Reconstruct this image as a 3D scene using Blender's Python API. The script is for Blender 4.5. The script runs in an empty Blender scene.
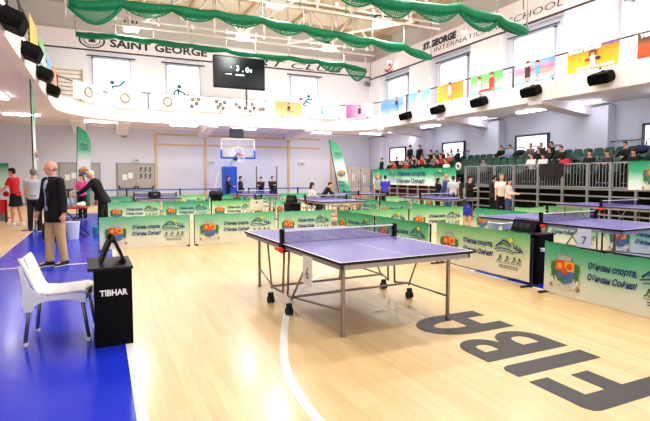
import bpy, bmesh, math, random
from mathutils import Vector, Matrix
random.seed(7)
PI = math.pi
SC = bpy.context.scene
COL = SC.collection

# ------------------------------------------------------------------ camera / site survey
F, PITCH, HOR, EYE, YAW = 482.0, .063, 176.0, 1.535, math.radians(24.9)
SHY = HOR - 210.5 + F * math.tan(PITCH)
def ray(px, py):
    x = (px - 325) / F; y = -(py - 210.5 - SHY) / F
    fw = math.cos(PITCH) + y * math.sin(PITCH); up = -math.sin(PITCH) + y * math.cos(PITCH)
    return (x * math.cos(YAW) + fw * math.sin(YAW), -x * math.sin(YAW) + fw * math.cos(YAW), up)
def onZ(px, py, z=0):
    d = ray(px, py); t = (z - EYE) / d[2]; return Vector((d[0] * t, d[1] * t, z))
def onX(px, py, X):
    d = ray(px, py); t = X / d[0]; return Vector((X, d[1] * t, EYE + d[2] * t))
def onY(px, py, Y):
    d = ray(px, py); t = Y / d[1]; return Vector((d[0] * t, Y, EYE + d[2] * t))

cam = bpy.data.cameras.new('camera'); co = bpy.data.objects.new('camera', cam); COL.objects.link(co)
cam.sensor_width = 36; cam.lens = F / 650 * 36; cam.shift_y = SHY / 650
cam.clip_start = .05; cam.clip_end = 200
co.location = (0, 0, EYE); co.rotation_euler = (PI / 2 - PITCH, 0, -YAW)
SC.camera = co

# ------------------------------------------------------------------ materials
MATS = {}
def srgb(c):
    return tuple((v / 255 / 12.92) if v / 255 <= .04045 else ((v / 255 + .055) / 1.055) ** 2.4 for v in c) + (1,)
def mat(name, rgb, rough=.5, metal=0, emit=0, vary=.0, coat=0, scale=6, spec=.5):
    if name in MATS: return MATS[name]
    m = bpy.data.materials.new(name); m.use_nodes = True
    nt = m.node_tree; b = nt.nodes['Principled BSDF']
    c = srgb(rgb)
    b.inputs['Base Color'].default_value = c
    b.inputs['Roughness'].default_value = rough; b.inputs['Metallic'].default_value = metal
    b.inputs['Specular IOR Level'].default_value = spec
    if coat: b.inputs['Coat Weight'].default_value = coat; b.inputs['Coat Roughness'].default_value = .12
    if emit:
        b.inputs['Emission Color'].default_value = c; b.inputs['Emission Strength'].default_value = emit
    if vary:
        tc = nt.nodes.new('ShaderNodeTexCoord'); n = nt.nodes.new('ShaderNodeTexNoise')
        n.inputs['Scale'].default_value = scale; n.inputs['Detail'].default_value = 4
        mx = nt.nodes.new('ShaderNodeMix'); mx.data_type = 'RGBA'
        mx.inputs[6].default_value = tuple(v * (1 - vary) for v in c[:3]) + (1,)
        mx.inputs[7].default_value = tuple(min(1, v * (1 + vary)) for v in c[:3]) + (1,)
        nt.links.new(tc.outputs['Object'], n.inputs['Vector']); nt.links.new(n.outputs['Fac'], mx.inputs[0])
        nt.links.new(mx.outputs[2], b.inputs['Base Color'])
    MATS[name] = m
    return m
def nodes(name):
    m = bpy.data.materials.new(name); m.use_nodes = True; MATS[name] = m
    return m, m.node_tree, m.node_tree.nodes['Principled BSDF']

# ------------------------------------------------------------------ mesh helpers
class MB:
    def __init__(self): self.bm = bmesh.new(); self.mi = 0
    def _tag(self, faces):
        for f in faces: f.material_index = self.mi
    def box(self, lo, hi, rot=None, bev=0):
        lo, hi = Vector(lo), Vector(hi); c = (lo + hi) / 2; s = hi - lo
        r = bmesh.ops.create_cube(self.bm, size=1)
        vs = r['verts']
        for v in vs: v.co = Vector((v.co.x * s.x, v.co.y * s.y, v.co.z * s.z))
        fs = list({f for v in vs for f in v.link_faces})
        if bev:
            es = list({e for v in vs for e in v.link_edges})
            rb = bmesh.ops.bevel(self.bm, geom=es, offset=bev, segments=2, affect='EDGES', profile=.5)
            vs = list({v for f in rb['faces'] for v in f.verts} | {v for v in vs if v.is_valid})
            fs = list({f for v in vs for f in v.link_faces})
        for v in vs:
            if rot is not None: v.co = rot @ v.co
            v.co += c
        self._tag(fs); return self
    def ring(self, c, ux, uy, rx, ry, n): return [self.bm.verts.new(c + ux * (rx * math.cos(2 * PI * k / n)) + uy * (ry * math.sin(2 * PI * k / n))) for k in range(n)]
    def loft(self, rings, n=10, cap=True):
        """rings: (center, ux, uy, rx, ry)"""
        R = [self.ring(Vector(c), Vector(ux), Vector(uy), rx, ry, n) for c, ux, uy, rx, ry in rings]
        fs = []
        for a, b in zip(R, R[1:]):
            for k in range(n): fs.append(self.bm.faces.new((a[k], a[(k + 1) % n], b[(k + 1) % n], b[k])))
        if cap: fs.append(self.bm.faces.new(R[0][::-1])); fs.append(self.bm.faces.new(R[-1]))
        self._tag(fs); return self
    def frame(self, d):
        d = d.normalized(); a = Vector((0, 0, 1)) if abs(d.z) < .9 else Vector((0, 1, 0))
        ux = d.cross(a).normalized(); return ux, d.cross(ux).normalized()
    def rod(self, a, b, ra, rb=None, n=8):
        a, b = Vector(a), Vector(b); rb = ra if rb is None else rb
        ux, uy = self.frame(b - a)
        return self.loft([(a, ux, uy, ra, ra), (b, ux, uy, rb, rb)], n)
    def tube(self, pts, r, n=8):
        pts = [Vector(p) for p in pts]; rings = []; ux = None
        for i, p in enumerate(pts):
            d = (pts[min(i + 1, len(pts) - 1)] - pts[max(i - 1, 0)]).normalized()
            if ux is None: ux, _ = self.frame(d)
            ux = (ux - d * ux.dot(d)).normalized(); uy = d.cross(ux)
            rr = r[i] if isinstance(r, (list, tuple)) else r
            rings.append((p, ux, uy, rr, rr))
        return self.loft(rings, n)
    def ball(self, c, r, n=10, rot=None):
        r = Vector(r) if hasattr(r, '__len__') else Vector((r, r, r))
        q = bmesh.ops.create_uvsphere(self.bm, u_segments=n, v_segments=max(5, n // 2 + 1), radius=1)
        for v in q['verts']:
            v.co = Vector((v.co.x * r.x, v.co.y * r.y, v.co.z * r.z))
            if rot is not None: v.co = rot @ v.co
            v.co += Vector(c)
        self._tag({f for v in q['verts'] for f in v.link_faces}); return self
    def poly(self, pts):
        try: self._tag([self.bm.faces.new([self.bm.verts.new(Vector(p)) for p in pts])])
        except ValueError: pass
        return self
    def disc(self, c, r, ax='xz', n=14, y=0):
        """flat ellipse in xz at depth y (2D art)"""
        rx, rz = r if hasattr(r, '__len__') else (r, r)
        return self.poly([(c[0] + rx * math.cos(2 * PI * k / n), y, c[1] + rz * math.sin(2 * PI * k / n)) for k in range(n)])
    def art(self, pts, y=0): return self.poly([(p[0], y, p[1]) for p in pts])
    def stroke(self, pts, w, y=0):
        for a, b in zip(pts, pts[1:]):
            a, b = Vector((a[0], y, a[1])), Vector((b[0], y, b[1])); d = b - a
            if d.length < 1e-6: continue
            n = Vector((-d.z, 0, d.x)).normalized() * w / 2
            self.poly([a - n, b - n, b + n, a + n])
        return self
    def prism(self, pts, axis, t):
        """pts: closed outline of 3D points; extruded by axis*t"""
        P = [self.bm.verts.new(Vector(p)) for p in pts]; D = Vector(axis) * t
        Q = [self.bm.verts.new(v.co + D) for v in P]; n = len(P)
        fs = [self.bm.faces.new(P[::-1]), self.bm.faces.new(Q)]
        for k in range(n): fs.append(self.bm.faces.new((P[k], P[(k + 1) % n], Q[(k + 1) % n], Q[k])))
        self._tag(fs); return self
    def mesh(self, name, smooth=False, norm=True):
        if norm: bmesh.ops.recalc_face_normals(self.bm, faces=self.bm.faces)
        me = bpy.data.meshes.new(name); self.bm.to_mesh(me); self.bm.free()
        if smooth:
            for p in me.polygons: p.use_smooth = True
        return me

def add(name, me, mats, parent=None, loc=(0, 0, 0), rot=(0, 0, 0), autosmooth=0):
    o = bpy.data.objects.new(name, me); COL.objects.link(o)
    o.location = loc; o.rotation_euler = rot
    if parent is not None: o.parent = parent
    for m in (mats if isinstance(mats, (list, tuple)) else [mats]):
        if len(me.materials) < (len(mats) if isinstance(mats, (list, tuple)) else 1): me.materials.append(m)
    return o
def build(name, mb, mats, parent=None, loc=(0, 0, 0), rot=(0, 0, 0), smooth=False, norm=True):
    return add(name, mb.mesh(name, smooth, norm), mats, parent, loc, rot)
def tag(o, label, cat, group=None, kind=None):
    o['label'] = label; o['category'] = cat
    if group: o['group'] = group
    if kind: o['kind'] = kind
    return o
def thing(name, label, cat, loc=(0, 0, 0), rz=0, group=None):
    o = bpy.data.objects.new(name, None); COL.objects.link(o); o.empty_display_size = .1
    o.location = loc; o.rotation_euler = (0, 0, rz)
    return tag(o, label, cat, group)
def struct(o): o['kind'] = 'structure'; return o
def dup(root, loc, rz, label, group=None, scale=None):
    r = root.copy(); COL.objects.link(r); r.location = loc; r.rotation_euler = (0, 0, rz); r['label'] = label
    if group: r['group'] = group
    if scale: r.scale = scale
    for ch in list(root.children):
        c = ch.copy(); COL.objects.link(c); c.parent = r
        for g in list(ch.children):
            d = g.copy(); COL.objects.link(d); d.parent = c
    return r
ORD = ['first', 'second', 'third', 'fourth', 'fifth', 'sixth', 'seventh', 'eighth', 'ninth', 'tenth', 'eleventh', 'twelfth',
       'thirteenth', 'fourteenth', 'fifteenth', 'sixteenth', 'seventeenth', 'eighteenth', 'nineteenth', 'twentieth']

def to_mesh(ob, name):
    bpy.context.view_layer.update()
    dg = bpy.context.evaluated_depsgraph_get()
    return bpy.data.meshes.new_from_object(ob.evaluated_get(dg), depsgraph=dg)
def text_mesh(body, size=1, bold=0, shear=0, width=None, align='LEFT'):
    """text lying in the xz plane facing -y, baseline at z=0"""
    cu = bpy.data.curves.new('txt', 'FONT'); cu.body = body; cu.size = size; cu.offset = bold; cu.shear = shear
    cu.align_x = align; cu.resolution_u = 2
    ob = bpy.data.objects.new('txt', cu); COL.objects.link(ob)
    me = to_mesh(ob, body); bpy.data.objects.remove(ob); bpy.data.curves.remove(cu)
    xs = [v.co.x for v in me.vertices]
    if width and xs:
        k = width / (max(xs) - min(xs)); x0 = min(xs)
        for v in me.vertices: v.co.x = (v.co.x - x0) * k
    for v in me.vertices: v.co = Vector((v.co.x, 0, v.co.y))
    me.materials.clear()
    return me
def join_mesh(mb, me, off=(0, 0, 0), rot=None):
    """append a mesh to a builder with the builder's current material index"""
    off = Vector(off); vs = [mb.bm.verts.new((rot @ v.co if rot is not None else v.co) + off) for v in me.vertices]
    for p in me.polygons:
        try: f = mb.bm.faces.new([vs[i] for i in p.vertices]); f.material_index = mb.mi
        except ValueError: pass
    return mb
def remesh(mb, voxel, smooth=2):
    me = mb.mesh('tmp'); ob = bpy.data.objects.new('tmp', me); COL.objects.link(ob)
    m = ob.modifiers.new('r', 'REMESH'); m.mode = 'VOXEL'; m.voxel_size = voxel; m.use_smooth_shade = True
    if smooth:
        s = ob.modifiers.new('s', 'SMOOTH'); s.iterations = smooth; s.factor = .5
    out = to_mesh(ob, 'tmp'); bpy.data.objects.remove(ob); bpy.data.meshes.remove(me)
    for p in out.polygons: p.use_smooth = True
    return out
# ------------------------------------------------------------------ the hall
XR, YB, XL = 17.6, 29.6, -7.0          # right wall, back wall, left wall
BX, BY, BL = 14.5, 26.2, -1.62         # balcony fronts: right, back, left
SOF, FAS, RAIL = 4.25, 4.92, 5.74
Y0 = -6.0
# floor: maple strips along Y
m, nt, b = nodes('maple strip floor')
tc = nt.nodes.new('ShaderNodeTexCoord'); mp = nt.nodes.new('ShaderNodeMapping'); mp.inputs['Rotation'].default_value = (0, 0, PI / 2)
br = nt.nodes.new('ShaderNodeTexBrick'); br.offset = .37; br.squash = 1
br.inputs['Scale'].default_value = 1; br.inputs['Brick Width'].default_value = 1.35; br.inputs['Row Height'].default_value = .1
br.inputs['Mortar Size'].default_value = .0015; br.inputs['Mortar Smooth'].default_value = .5
br.inputs['Color1'].default_value = srgb((230, 198, 146)); br.inputs['Color2'].default_value = srgb((239, 211, 164)); br.inputs['Mortar'].default_value = srgb((212, 174, 120))
nz = nt.nodes.new('ShaderNodeTexNoise'); nz.inputs['Scale'].default_value = 2.2; nz.inputs['Detail'].default_value = 6
mp2 = nt.nodes.new('ShaderNodeMapping'); mp2.inputs['Scale'].default_value = (9, .7, 1)
mx = nt.nodes.new('ShaderNodeMix'); mx.data_type = 'RGBA'; mx.blend_type = 'MULTIPLY'; mx.inputs[0].default_value = .45
cr = nt.nodes.new('ShaderNodeValToRGB'); cr.color_ramp.elements[0].position = .3; cr.color_ramp.elements[0].color = (.82, .76, .66, 1); cr.color_ramp.elements[1].position = .62; cr.color_ramp.elements[1].color = (1, 1, 1, 1)
L = nt.links.new
L(tc.outputs['Object'], mp.inputs['Vector']); L(mp.outputs[0], br.inputs['Vector']); L(tc.outputs['Object'], mp2.inputs['Vector']); L(mp2.outputs[0], nz.inputs['Vector'])
L(nz.outputs['Fac'], cr.inputs[0]); L(br.outputs['Color'], mx.inputs[6]); L(cr.outputs[0], mx.inputs[7]); L(mx.outputs[2], b.inputs['Base Color'])
b.inputs['Roughness'].default_value = .36; b.inputs['Coat Weight'].default_value = .3; b.inputs['Coat Roughness'].default_value = .17
fl = struct(build('floor', MB().box((XL, Y0, -.2), (XR + .3, YB + .3, 0)), m))
blue = mat('blue sports floor paint', (40, 62, 214), .22, vary=.06, coat=.2, scale=1.5)
white = mat('white line paint', (245, 245, 240), .35)
grey_l = mat('dark grey floor lettering', (58, 56, 60), .42, vary=.3, scale=9)
E1 = .0015
q = MB()
q.box((-1.75, Y0, 0), (.165, 22, E1))                # blue apron along the side line
q.box((5.41, .2, 0), (10.13, 6.0, E1)); q.box((5.41, 22.4, 0), (10.13, 28.2, E1))
struct(build('floor_blue_zone', q, blue, fl))
def flat_ring(mb, c, r, w, a0, a1, z0=0, z1=.003, n=40):
    P = []
    for k in range(n + 1):
        a = a0 + (a1 - a0) * k / n; P.append((math.cos(a), math.sin(a)))
    for p, s in zip(P, P[1:]):
        mb.prism([(c[0] + p[0] * (r - w), c[1] + p[1] * (r - w), z0), (c[0] + s[0] * (r - w), c[1] + s[1] * (r - w), z0), (c[0] + s[0] * r, c[1] + s[1] * r, z0), (c[0] + p[0] * r, c[1] + p[1] * r, z0)], (0, 0, 1), z1)
q = MB(); Z = .003
q.box((.165, .2, 0), (.235, 28.2, Z)); q.box((15.1, .2, 0), (15.17, 28.2, Z)); q.box((.2, 28.15, 0), (15.2, 28.2, Z))
q.box((.2, 14.15, 0), (15.2, 14.2, Z))
for ya, yb in ((.2, 6.0), (22.4, 28.2)):
    q.box((5.36, ya, 0), (5.41, yb, Z)); q.box((10.13, ya, 0), (10.18, yb, Z))
q.box((5.36, 6.0, 0), (10.18, 6.05, Z)); q.box((5.36, 22.35, 0), (10.18, 22.4, Z))
AR = [(1.2, 2.2), (1.2, 2.65), (1.215, 3.0), (1.29, 3.5), (1.47, 4.06), (1.78, 4.84), (2.08, 5.44), (2.62, 6.27), (3.37, 7.05)]
AR += [(7.7 + 6.8 * math.cos(math.radians(a)), 1.8 + 6.8 * math.sin(math.radians(a))) for a in range(124, 10, -4)]
CP = []
for i in range(1, len(AR) - 2):
    p0, p1, p2, p3 = [Vector((*p, 0)) for p in AR[i - 1:i + 3]]
    for k in range(5):
        u = k / 5; CP.append(.5 * (2 * p1 + (p2 - p0) * u + (2 * p0 - 5 * p1 + 4 * p2 - p3) * u * u + (3 * p1 - p0 - 3 * p2 + p3) * u ** 3))
EDG = []
for i, p in enumerate(CP):
    d = (CP[min(i + 1, len(CP) - 1)] - CP[max(i - 1, 0)]).normalized(); n_ = Vector((-d.y, d.x, 0)) * .036; EDG.append((p - n_, p + n_))
for (a, b_), (c, d) in zip(EDG, EDG[1:]): q.prism([a, b_, d, c], (0, 0, 1), .003)
flat_ring(q, (7.7, 26.6), 6.62, .06, math.radians(194), math.radians(346), n=60)
q.box((1.164, .2, 0), (1.236, 2.65, Z)); flat_ring(q, (7.7, 6.0), 1.8, .05, 0, PI); flat_ring(q, (7.7, 14.2), 1.8, .05, 0, 2 * PI, n=48)
q.box((-1.75, 9.36, 0), (.165, 9.42, Z))
struct(build('floor_line', q, white, fl))
# FIBA: the letters' tops point to -X, the word runs along +Y
q = MB(); zt = .0035
TOP, BOT = 2.86, 3.8
def LT(pts): q.prism([(BOT - v * (BOT - TOP), u, 0) for u, v in pts], (0, 0, 1), zt)
def lbox(u0, v0, u1, v1): LT([(u0, v0), (u1, v0), (u1, v1), (u0, v1)])
# F
LT([(2.02, -.12), (2.22, -.12), (2.22, .45), (2.02, .45)]); LT([(2.02, .45), (2.22, .45), (2.22, .8), (2.02, .8)]); LT([(2.22, .38), (2.5, .38), (2.5, .58), (2.22, .58)])
LT([(2.02, .8), (2.54, .8), (2.54, 1), (2.1, 1), (2.04, .97), (2.02, .92)])
# I
LT([(2.64, 0), (2.84, 0), (2.84, .92), (2.82, .97), (2.78, 1), (2.64, 1)])
def bowl(u0, v0, v1, u1, w):      # D-shaped stroke open at the stem side
    cu, cv, rv = u1 - (v1 - v0) / 2 * .94, (v0 + v1) / 2, (v1 - v0) / 2
    P = [(u0, v0)] + [(cu + .94 * rv * math.sin(a), cv - rv * math.cos(a)) for a in [PI * k / 12 for k in range(13)]] + [(u0, v1)]
    ri = rv - w; Q = [(u0, v0 + w)] + [(cu + .94 * ri * math.sin(a), cv - ri * math.cos(a)) for a in [PI * k / 12 for k in range(13)]] + [(u0, v1 - w)]
    for k in range(len(P) - 1): LT([P[k], P[k + 1], Q[k + 1], Q[k]])
# B
LT([(2.96, 0), (3.14, 0), (3.14, 1), (2.96, 1)]); bowl(3.14, 0, .53, 3.49, .155); bowl(3.14, .53, 1, 3.45, .15)
# A : rounded top with two legs and a bar
def arch(u0, u1, vs, w):
    c = (u0 + u1) / 2; r = (u1 - u0) / 2; sv = (1 - vs) / r
    P = [(u0, vs)] + [(c - r * math.cos(a), vs + r * sv * math.sin(a)) for a in [PI * k / 14 for k in range(1, 14)]] + [(u1, vs)]
    ri = r - w; rs = (1 - vs - w * 1.0) / ri
    Q = [(u0 + w, vs)] + [(c - ri * math.cos(a), vs + ri * rs * math.sin(a)) for a in [PI * k / 14 for k in range(1, 14)]] + [(u1 - w, vs)]
    for k in range(len(P) - 1): LT([P[k], P[k + 1], Q[k + 1], Q[k]])
lbox(3.59, 0, 3.78, .55); lbox(4.01, 0, 4.2, .55); arch(3.59, 4.2, .55, .19); lbox(3.78, .26, 4.01, .46)
struct(build('floor_lettering', q, grey_l, fl))

# walls
w_up = mat('warm white wall paint', (243, 240, 240), .75, vary=.02, scale=.8)
w_low = mat('pale lilac shaded wall', (214, 217, 231), .7, vary=.025, scale=.7)  # lilac tint puts the shade below the balcony into the wall colour
w_grey = mat('grey shaded gable wall', (206, 198, 192), .8, vary=.05, scale=1)  # grey is the shadow above the sign band, set as wall colour
soff_m = mat('pinkish white soffit paint', (236, 230, 238), .8)
recess = mat('cool white shaded recess', (222, 226, 236), .7)  # bluish shade between the pilasters, put into the colour
q = MB(); q.box((XL, YB, 0), (XR + .3, YB + .3, SOF)); struct(build('wall_back', q, w_low))
q = MB(); q.box((XL, YB, SOF), (XR + .3, YB + .3, 9.3)); struct(build('wall_back_upper', q, w_up))
q = MB(); q.box((XL, YB, 9.3), (XR + .3, YB + .3, 11)); struct(build('wall_back_gable', q, w_grey))
q = MB(); q.box((XR, Y0, 0), (XR + .3, YB, SOF)); struct(build('wall_right', q, w_low))
q = MB(); q.box((XR, Y0, SOF), (XR + .3, YB, 9.3)); struct(build('wall_right_upper', q, recess))
q = MB(); q.box((XR, Y0, 9.3), (XR + .3, YB, 11)); struct(build('wall_right_gable', q, w_grey))
q = MB(); q.box((XL - .3, Y0, 0), (XL, YB, 11)); struct(build('wall_left', q, w_low))
struct(build('ceiling', MB().box((XL, Y0, 10.75), (XR + .3, YB + .3, 10.95)), mat('beige roof board', (214, 198, 172), .8, vary=.06, scale=1.2)))
beam_m = mat('brown beige roof beam', (190, 168, 136), .7, vary=.05)
for k, y in enumerate((6.5, 9.5, 12.4, 15.2, 18.0, 21, 24, 27)): struct(build('ceiling_beam_%d' % (k + 1), MB().box((XL, y + .5, 10.45), (XR, y + .72, 10.75)), beam_m))
for k, x in enumerate((-4.4, -1.4, 1.6, 4.6, 7.6, 10.6, 13.6, 16.4)): struct(build('ceiling_rafter_%d' % (k + 1), MB().box((x, Y0, 10.55), (x + .12, YB, 10.75)), beam_m))
# pilasters on the right wall, both floors
for k, yc in enumerate((2.2, 7.6, 12.97, 18.42, 23.75, 29.1)):
    struct(build('wall_right_pilaster_%d' % (k + 1), MB().box((XR - .5, yc - .98, SOF), (XR, min(yc + .98, YB), 8.2)), w_up))
    struct(build('wall_right_pier_%d' % (k + 1), MB().box((XR - .42, yc - .98, 0), (XR, min(yc + .98, YB), SOF - .08)), w_low))
# sign band under the roof
band = mat('pinkish white sign band', (246, 236, 234), .7)
dk = mat('dark trim', (70, 62, 62), .6)
struct(build('trim_1', MB().box((XL, YB - .25, 8.35), (XR - .45, YB, 9.32)), band)); struct(build('trim_2', MB().box((XL, YB - .27, 8.3), (XR - .45, YB - .2, 8.36)), dk))
struct(build('trim_3', MB().box((XR - .52, Y0, 8.2), (XR, YB - .1, 9.32)), band)); struct(build('trim_4', MB().box((XR - .54, Y0, 8.14), (XR - .46, YB - .1, 8.21)), dk))
struct(build('trim_5', MB().box((XR - .53, YB - .28, 8.2), (XR - .45, YB - .2, 9.3)), dk))
struct(build('trim_6', MB().box((XL, YB - .06, 0), (XR, YB, .12)), mat('grey skirting', (170, 170, 182), .6)))
ink = mat('dark grey sign lettering', (62, 62, 66), .6)
yb_ = YB - .262
def sign_back(s, x0, x1, z, h, bold, shear):
    me = text_mesh(s, h / .72, bold, shear, x1 - x0); return me, (x0, yb_, z)
signs = thing('wall_sign', 'dark school and club lettering with round crest on the band above the back balcony', 'sign', (0, yb_, 8.45))
def addsign(me, p, par, n='lettering', mt=ink): o = add(n, me, mt, par); o.location = Vector(p) - Vector(par.location); return o
x = lambda px: onY(px, 50, yb_).x
me, p = sign_back('SAINT GEORGE', x(110), x(207), 8.6, .42, .02, 0); addsign(me, p, signs)
me, p = sign_back('SPORT CLUB', x(212), x(341), 8.42, .38, 0, .25); addsign(me, p, signs)
q = MB(); c = (onY(92, 41, yb_).x, 8.84)
def annulus(mb, c, r0, r1, n=24, y=0, sx=1, a0=0, a1=2 * PI):
    for k in range(n):
        a, b_ = a0 + (a1 - a0) * k / n, a0 + (a1 - a0) * (k + 1) / n
        mb.art([(c[0] + sx * r0 * math.cos(a), c[1] + r0 * math.sin(a)), (c[0] + sx * r1 * math.cos(a), c[1] + r1 * math.sin(a)), (c[0] + sx * r1 * math.cos(b_), c[1] + r1 * math.sin(b_)), (c[0] + sx * r0 * math.cos(b_), c[1] + r0 * math.sin(b_))], y)
annulus(q, c, .36, .42, sx=1.55); annulus(q, c, .24, .27, sx=1.55)
for k in range(22):
    a = 2 * PI * k / 22; q.disc((c[0] + 1.55 * .315 * math.cos(a), c[1] + .315 * math.sin(a)), .022, n=6)
q.mi = 1; q.disc((c[0], c[1]), (.2, .13), y=.001); q.mi = 0
q.art([(c[0] - .18, c[1] - .1), (c[0] + .18, c[1] - .1), (c[0] + .12, c[1] + .05), (c[0], c[1] + .16), (c[0] - .12, c[1] + .05)], -.001)
o = build('crest', q, [ink, mat('sand beige crest', (205, 190, 160), .6)], signs, norm=False); o.location = (0, 0, -8.45)
# right band (faces -X): text runs toward -Y as seen from the hall
xs_ = XR - .545
RR = Matrix.Rotation(-PI / 2, 4, 'Z')
def side_text(s, px0, px1, z, h, bold, shear, par, mt=ink, X=xs_):
    ya, yb2 = onX(px0, 45, X).y, onX(px1, 45, X).y
    o = add('lettering', text_mesh(s, h / .72, bold, shear, ya - yb2), mt, par); o.rotation_euler = (0, 0, -PI / 2)
    o.location = Vector((X, ya, z)) - Vector(par.location); return o
signr = thing('wall_sign', 'school lettering with red swirl emblem on the sloping band above the right windows', 'sign', (xs_, 20, 8.3))
side_text('ST.GEORGE', 423, 456, 8.78, .34, .03, .1, signr); side_text('INTERNATIONAL', 434, 502, 8.42, .26, -.004, .1, signr); side_text('SCHOOL', 507, 562, 8.42, .3, -.004, .1, signr)
q = MB(); c0 = onX(388, 69, xs_)
def RP(u, z): return (xs_ - .001, c0.y - u, c0.z + z)
def rart(pts): q.poly([RP(*p) for p in pts])
q.mi = 0; rart([(-.5, .1), (-.3, -.12), (0, -.18), (.35, -.05), (.7, .3), (.3, .05), (0, -.06), (-.25, -.02)])
rart([(.2 + .12 * math.cos(a), .22 + .1 * math.sin(a)) for a in [2 * PI * k / 10 for k in range(10)]])
q.mi = 1; rart([(-.55, -.35), (-.2, -.22), (.3, -.2), (.8, -.05), (.3, -.3), (-.2, -.34)])
o = build('swirl_emblem', q, [mat('red emblem', (190, 40, 40), .6), mat('navy emblem', (50, 60, 110), .6)], signr, norm=False); o.location = -Vector(signr.location)
# timber battens and doors on the lower back wall
wood = mat('light timber batten', (214, 184, 140), .55, vary=.08)
def wz(px, py): return onY(px, py, YB)
t = 7
for z in (3.37, 3.95):
    struct(build('trim_%d' % t, MB().box((2.9, YB - .05, z - .05), (13.35, YB, z + .05)), wood)); t += 1
for px in (156, 205.2, 288.4, 331):
    X_ = onY(px, 160, YB).x; struct(build('trim_%d' % t, MB().box((X_ - .07, YB - .06, 0), (X_ + .07, YB, 3.95)), wood)); t += 1
dgrey = mat('grey steel door', (176, 174, 172), .55); dframe = mat('grey door frame', (150, 150, 156), .5); black = mat('black plastic', (12, 12, 14), .45, spec=.3)
paper = mat('white paper', (238, 238, 236), .7); pict = mat('dark printed pictogram', (60, 60, 66), .6)
for k, (xa, xb) in enumerate(((-2.0, -.08), (.86, 2.79))):
    n = k + 1
    fr = struct(build('door_%d' % n, MB().box((xa - .07, YB - .05, 0), (xb + .07, YB, 2.26)), dframe))
    xm = (xa + xb) / 2
    for (a, b_) in ((xa, xm - .01), (xm + .01, xb)):
        lf = build('door_leaf', MB().box((a, YB - .09, .02), (b_, YB - .05, 2.2), bev=.006), dgrey, fr)
        build('push_bar', MB().box((a + .05, YB - .16, .76), (b_ - .05, YB - .12, .83)).box((a + .04, YB - .17, .72), (a + .1, YB - .09, .98)).box((b_ - .1, YB - .17, .72), (b_ - .04, YB - .09, .98)), [black], lf)
    if k == 1:
        q = MB()
        for i in range(3):
            for j in range(2):
                cx, cz = xm + .25 + i * .25, 1.5 + j * .38; q.stroke([(cx - .08, cz - .12), (cx + .06, cz), (cx - .04, cz + .05), (cx + .08, cz + .14)], .05, YB - .095); q.disc((cx + .03, cz + .12), .045, y=YB - .096)
        build('sport_pictograms', q, pict, fr, norm=False)
    for i, dx in enumerate((.25, .55)):
        build('notice', MB().box((xa + dx, YB - .1, 1.3 + .1 * i), (xa + dx + .24, YB - .091, 1.62 + .1 * i)), paper, fr)
# exit boxes
def exit_box(label, px, py):
    p = onY(px, py, YB); t = thing('exit_sign', label, 'sign', (p.x, YB, p.z))
    build('case', MB().box((-.2, -.09, -.12), (.2, 0, .12), bev=.01), mat('pale grey case', (205, 205, 208), .5), t)
    q = MB(); q.stroke([(-.1, 0), (.05, 0)], .04, -.092); q.art([(.05, -.06), (.13, 0), (.05, .06)], -.092); build('arrow', q, mat('green sign print', (60, 130, 90), .5), t, norm=False)
exit_box('small grey exit sign box above the right-hand grey door', 135.8, 160.5)
exit_box('small grey exit sign on the back wall left of the basketball hoop', 211.3, 162.8)
exit_box('small grey exit sign on the back wall right of the black dressed trio', 301, 164)
exit_box('small wall box high beside the second soffit beam on the left', 124, 136.5)

# ------------------------------------------------------------------ balcony
bal = mat('white balcony fascia', (243, 239, 236), .7)
R = 2.6
def path(inset=0):
    """plan line of the balcony front, left -> back -> right (inset moves towards the walls)"""
    xl, xr, yb = BL - inset, BX + inset, BY + inset; r = R + inset
    P = [(xl, Y0)] + [(xl, y) for y in (6, 14, 20)]
    r1 = 4.2
    P += [(xl + r1 - r1 * math.cos(a), yb - r1 + r1 * math.sin(a)) for a in [PI / 2 * k / 10 for k in range(11)]]
    P += [(x, yb) for x in (4, 6, 8, 10)]
    P += [(xr - r + r * math.sin(a), yb - r + r * math.cos(a)) for a in [PI / 2 * k / 8 for k in range(9)]]
    P += [(xr, y) for y in (20, 16, 12, 8, 4)] + [(xr, Y0)]
    return P
def ribbon(mb, pa, pb, z0, z1):
    for i in range(len(pa) - 1):
        a, a2, c, c2 = pa[i], pa[i + 1], pb[i], pb[i + 1]
        vs = [mb.bm.verts.new(Vector(v)) for v in ((*a, z0), (*a2, z0), (*a2, z1), (*a, z1), (*c, z0), (*c2, z0), (*c2, z1), (*c, z1))]
        for f in ((0, 1, 2, 3), (4, 7, 6, 5), (0, 4, 5, 1), (3, 2, 6, 7)): mb.bm.faces.new([vs[k] for k in f])
    bmesh.ops.remove_doubles(mb.bm, verts=mb.bm.verts, dist=1e-4)
q = MB(); ribbon(q, path(0), path(.22), SOF, FAS)
P0, P1 = path(0), path(.22)
struct(build('balcony_fascia', q, bal))
q = MB()      # slab between the fascia and the walls
o_ = path(.2)
for a, c in zip(o_, o_[1:]):
    def out(p, k):
        if p[1] < BY - 4.3 and p[0] < 0: return (XL, p[1])
        if p[0] > BX - R + .01 and p[1] < BY - R + .01: return (XR, p[1])
        return None
wl = [(XL, Y0), (XL, YB), (XR, YB), (XR, Y0)]
n_l = 4; outer = []
for i, p in enumerate(o_):
    if i < n_l: outer.append((XL, p[1]))
    elif i < n_l + 11:
        k = i - n_l
        outer.append((XL, p[1] + (YB - p[1]) * k / 5) if k <= 5 else (XL + (p[0] - XL) * (k - 5) / 5, YB))
    elif i < n_l + 15: outer.append((p[0], YB))
    elif i < n_l + 24:
        k = i - n_l - 15
        outer.append((p[0] + (XR - p[0]) * k / 4, YB) if k <= 4 else (XR, YB + (p[1] - YB) * (k - 4) / 4))
    else: outer.append((XR, p[1]))
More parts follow.
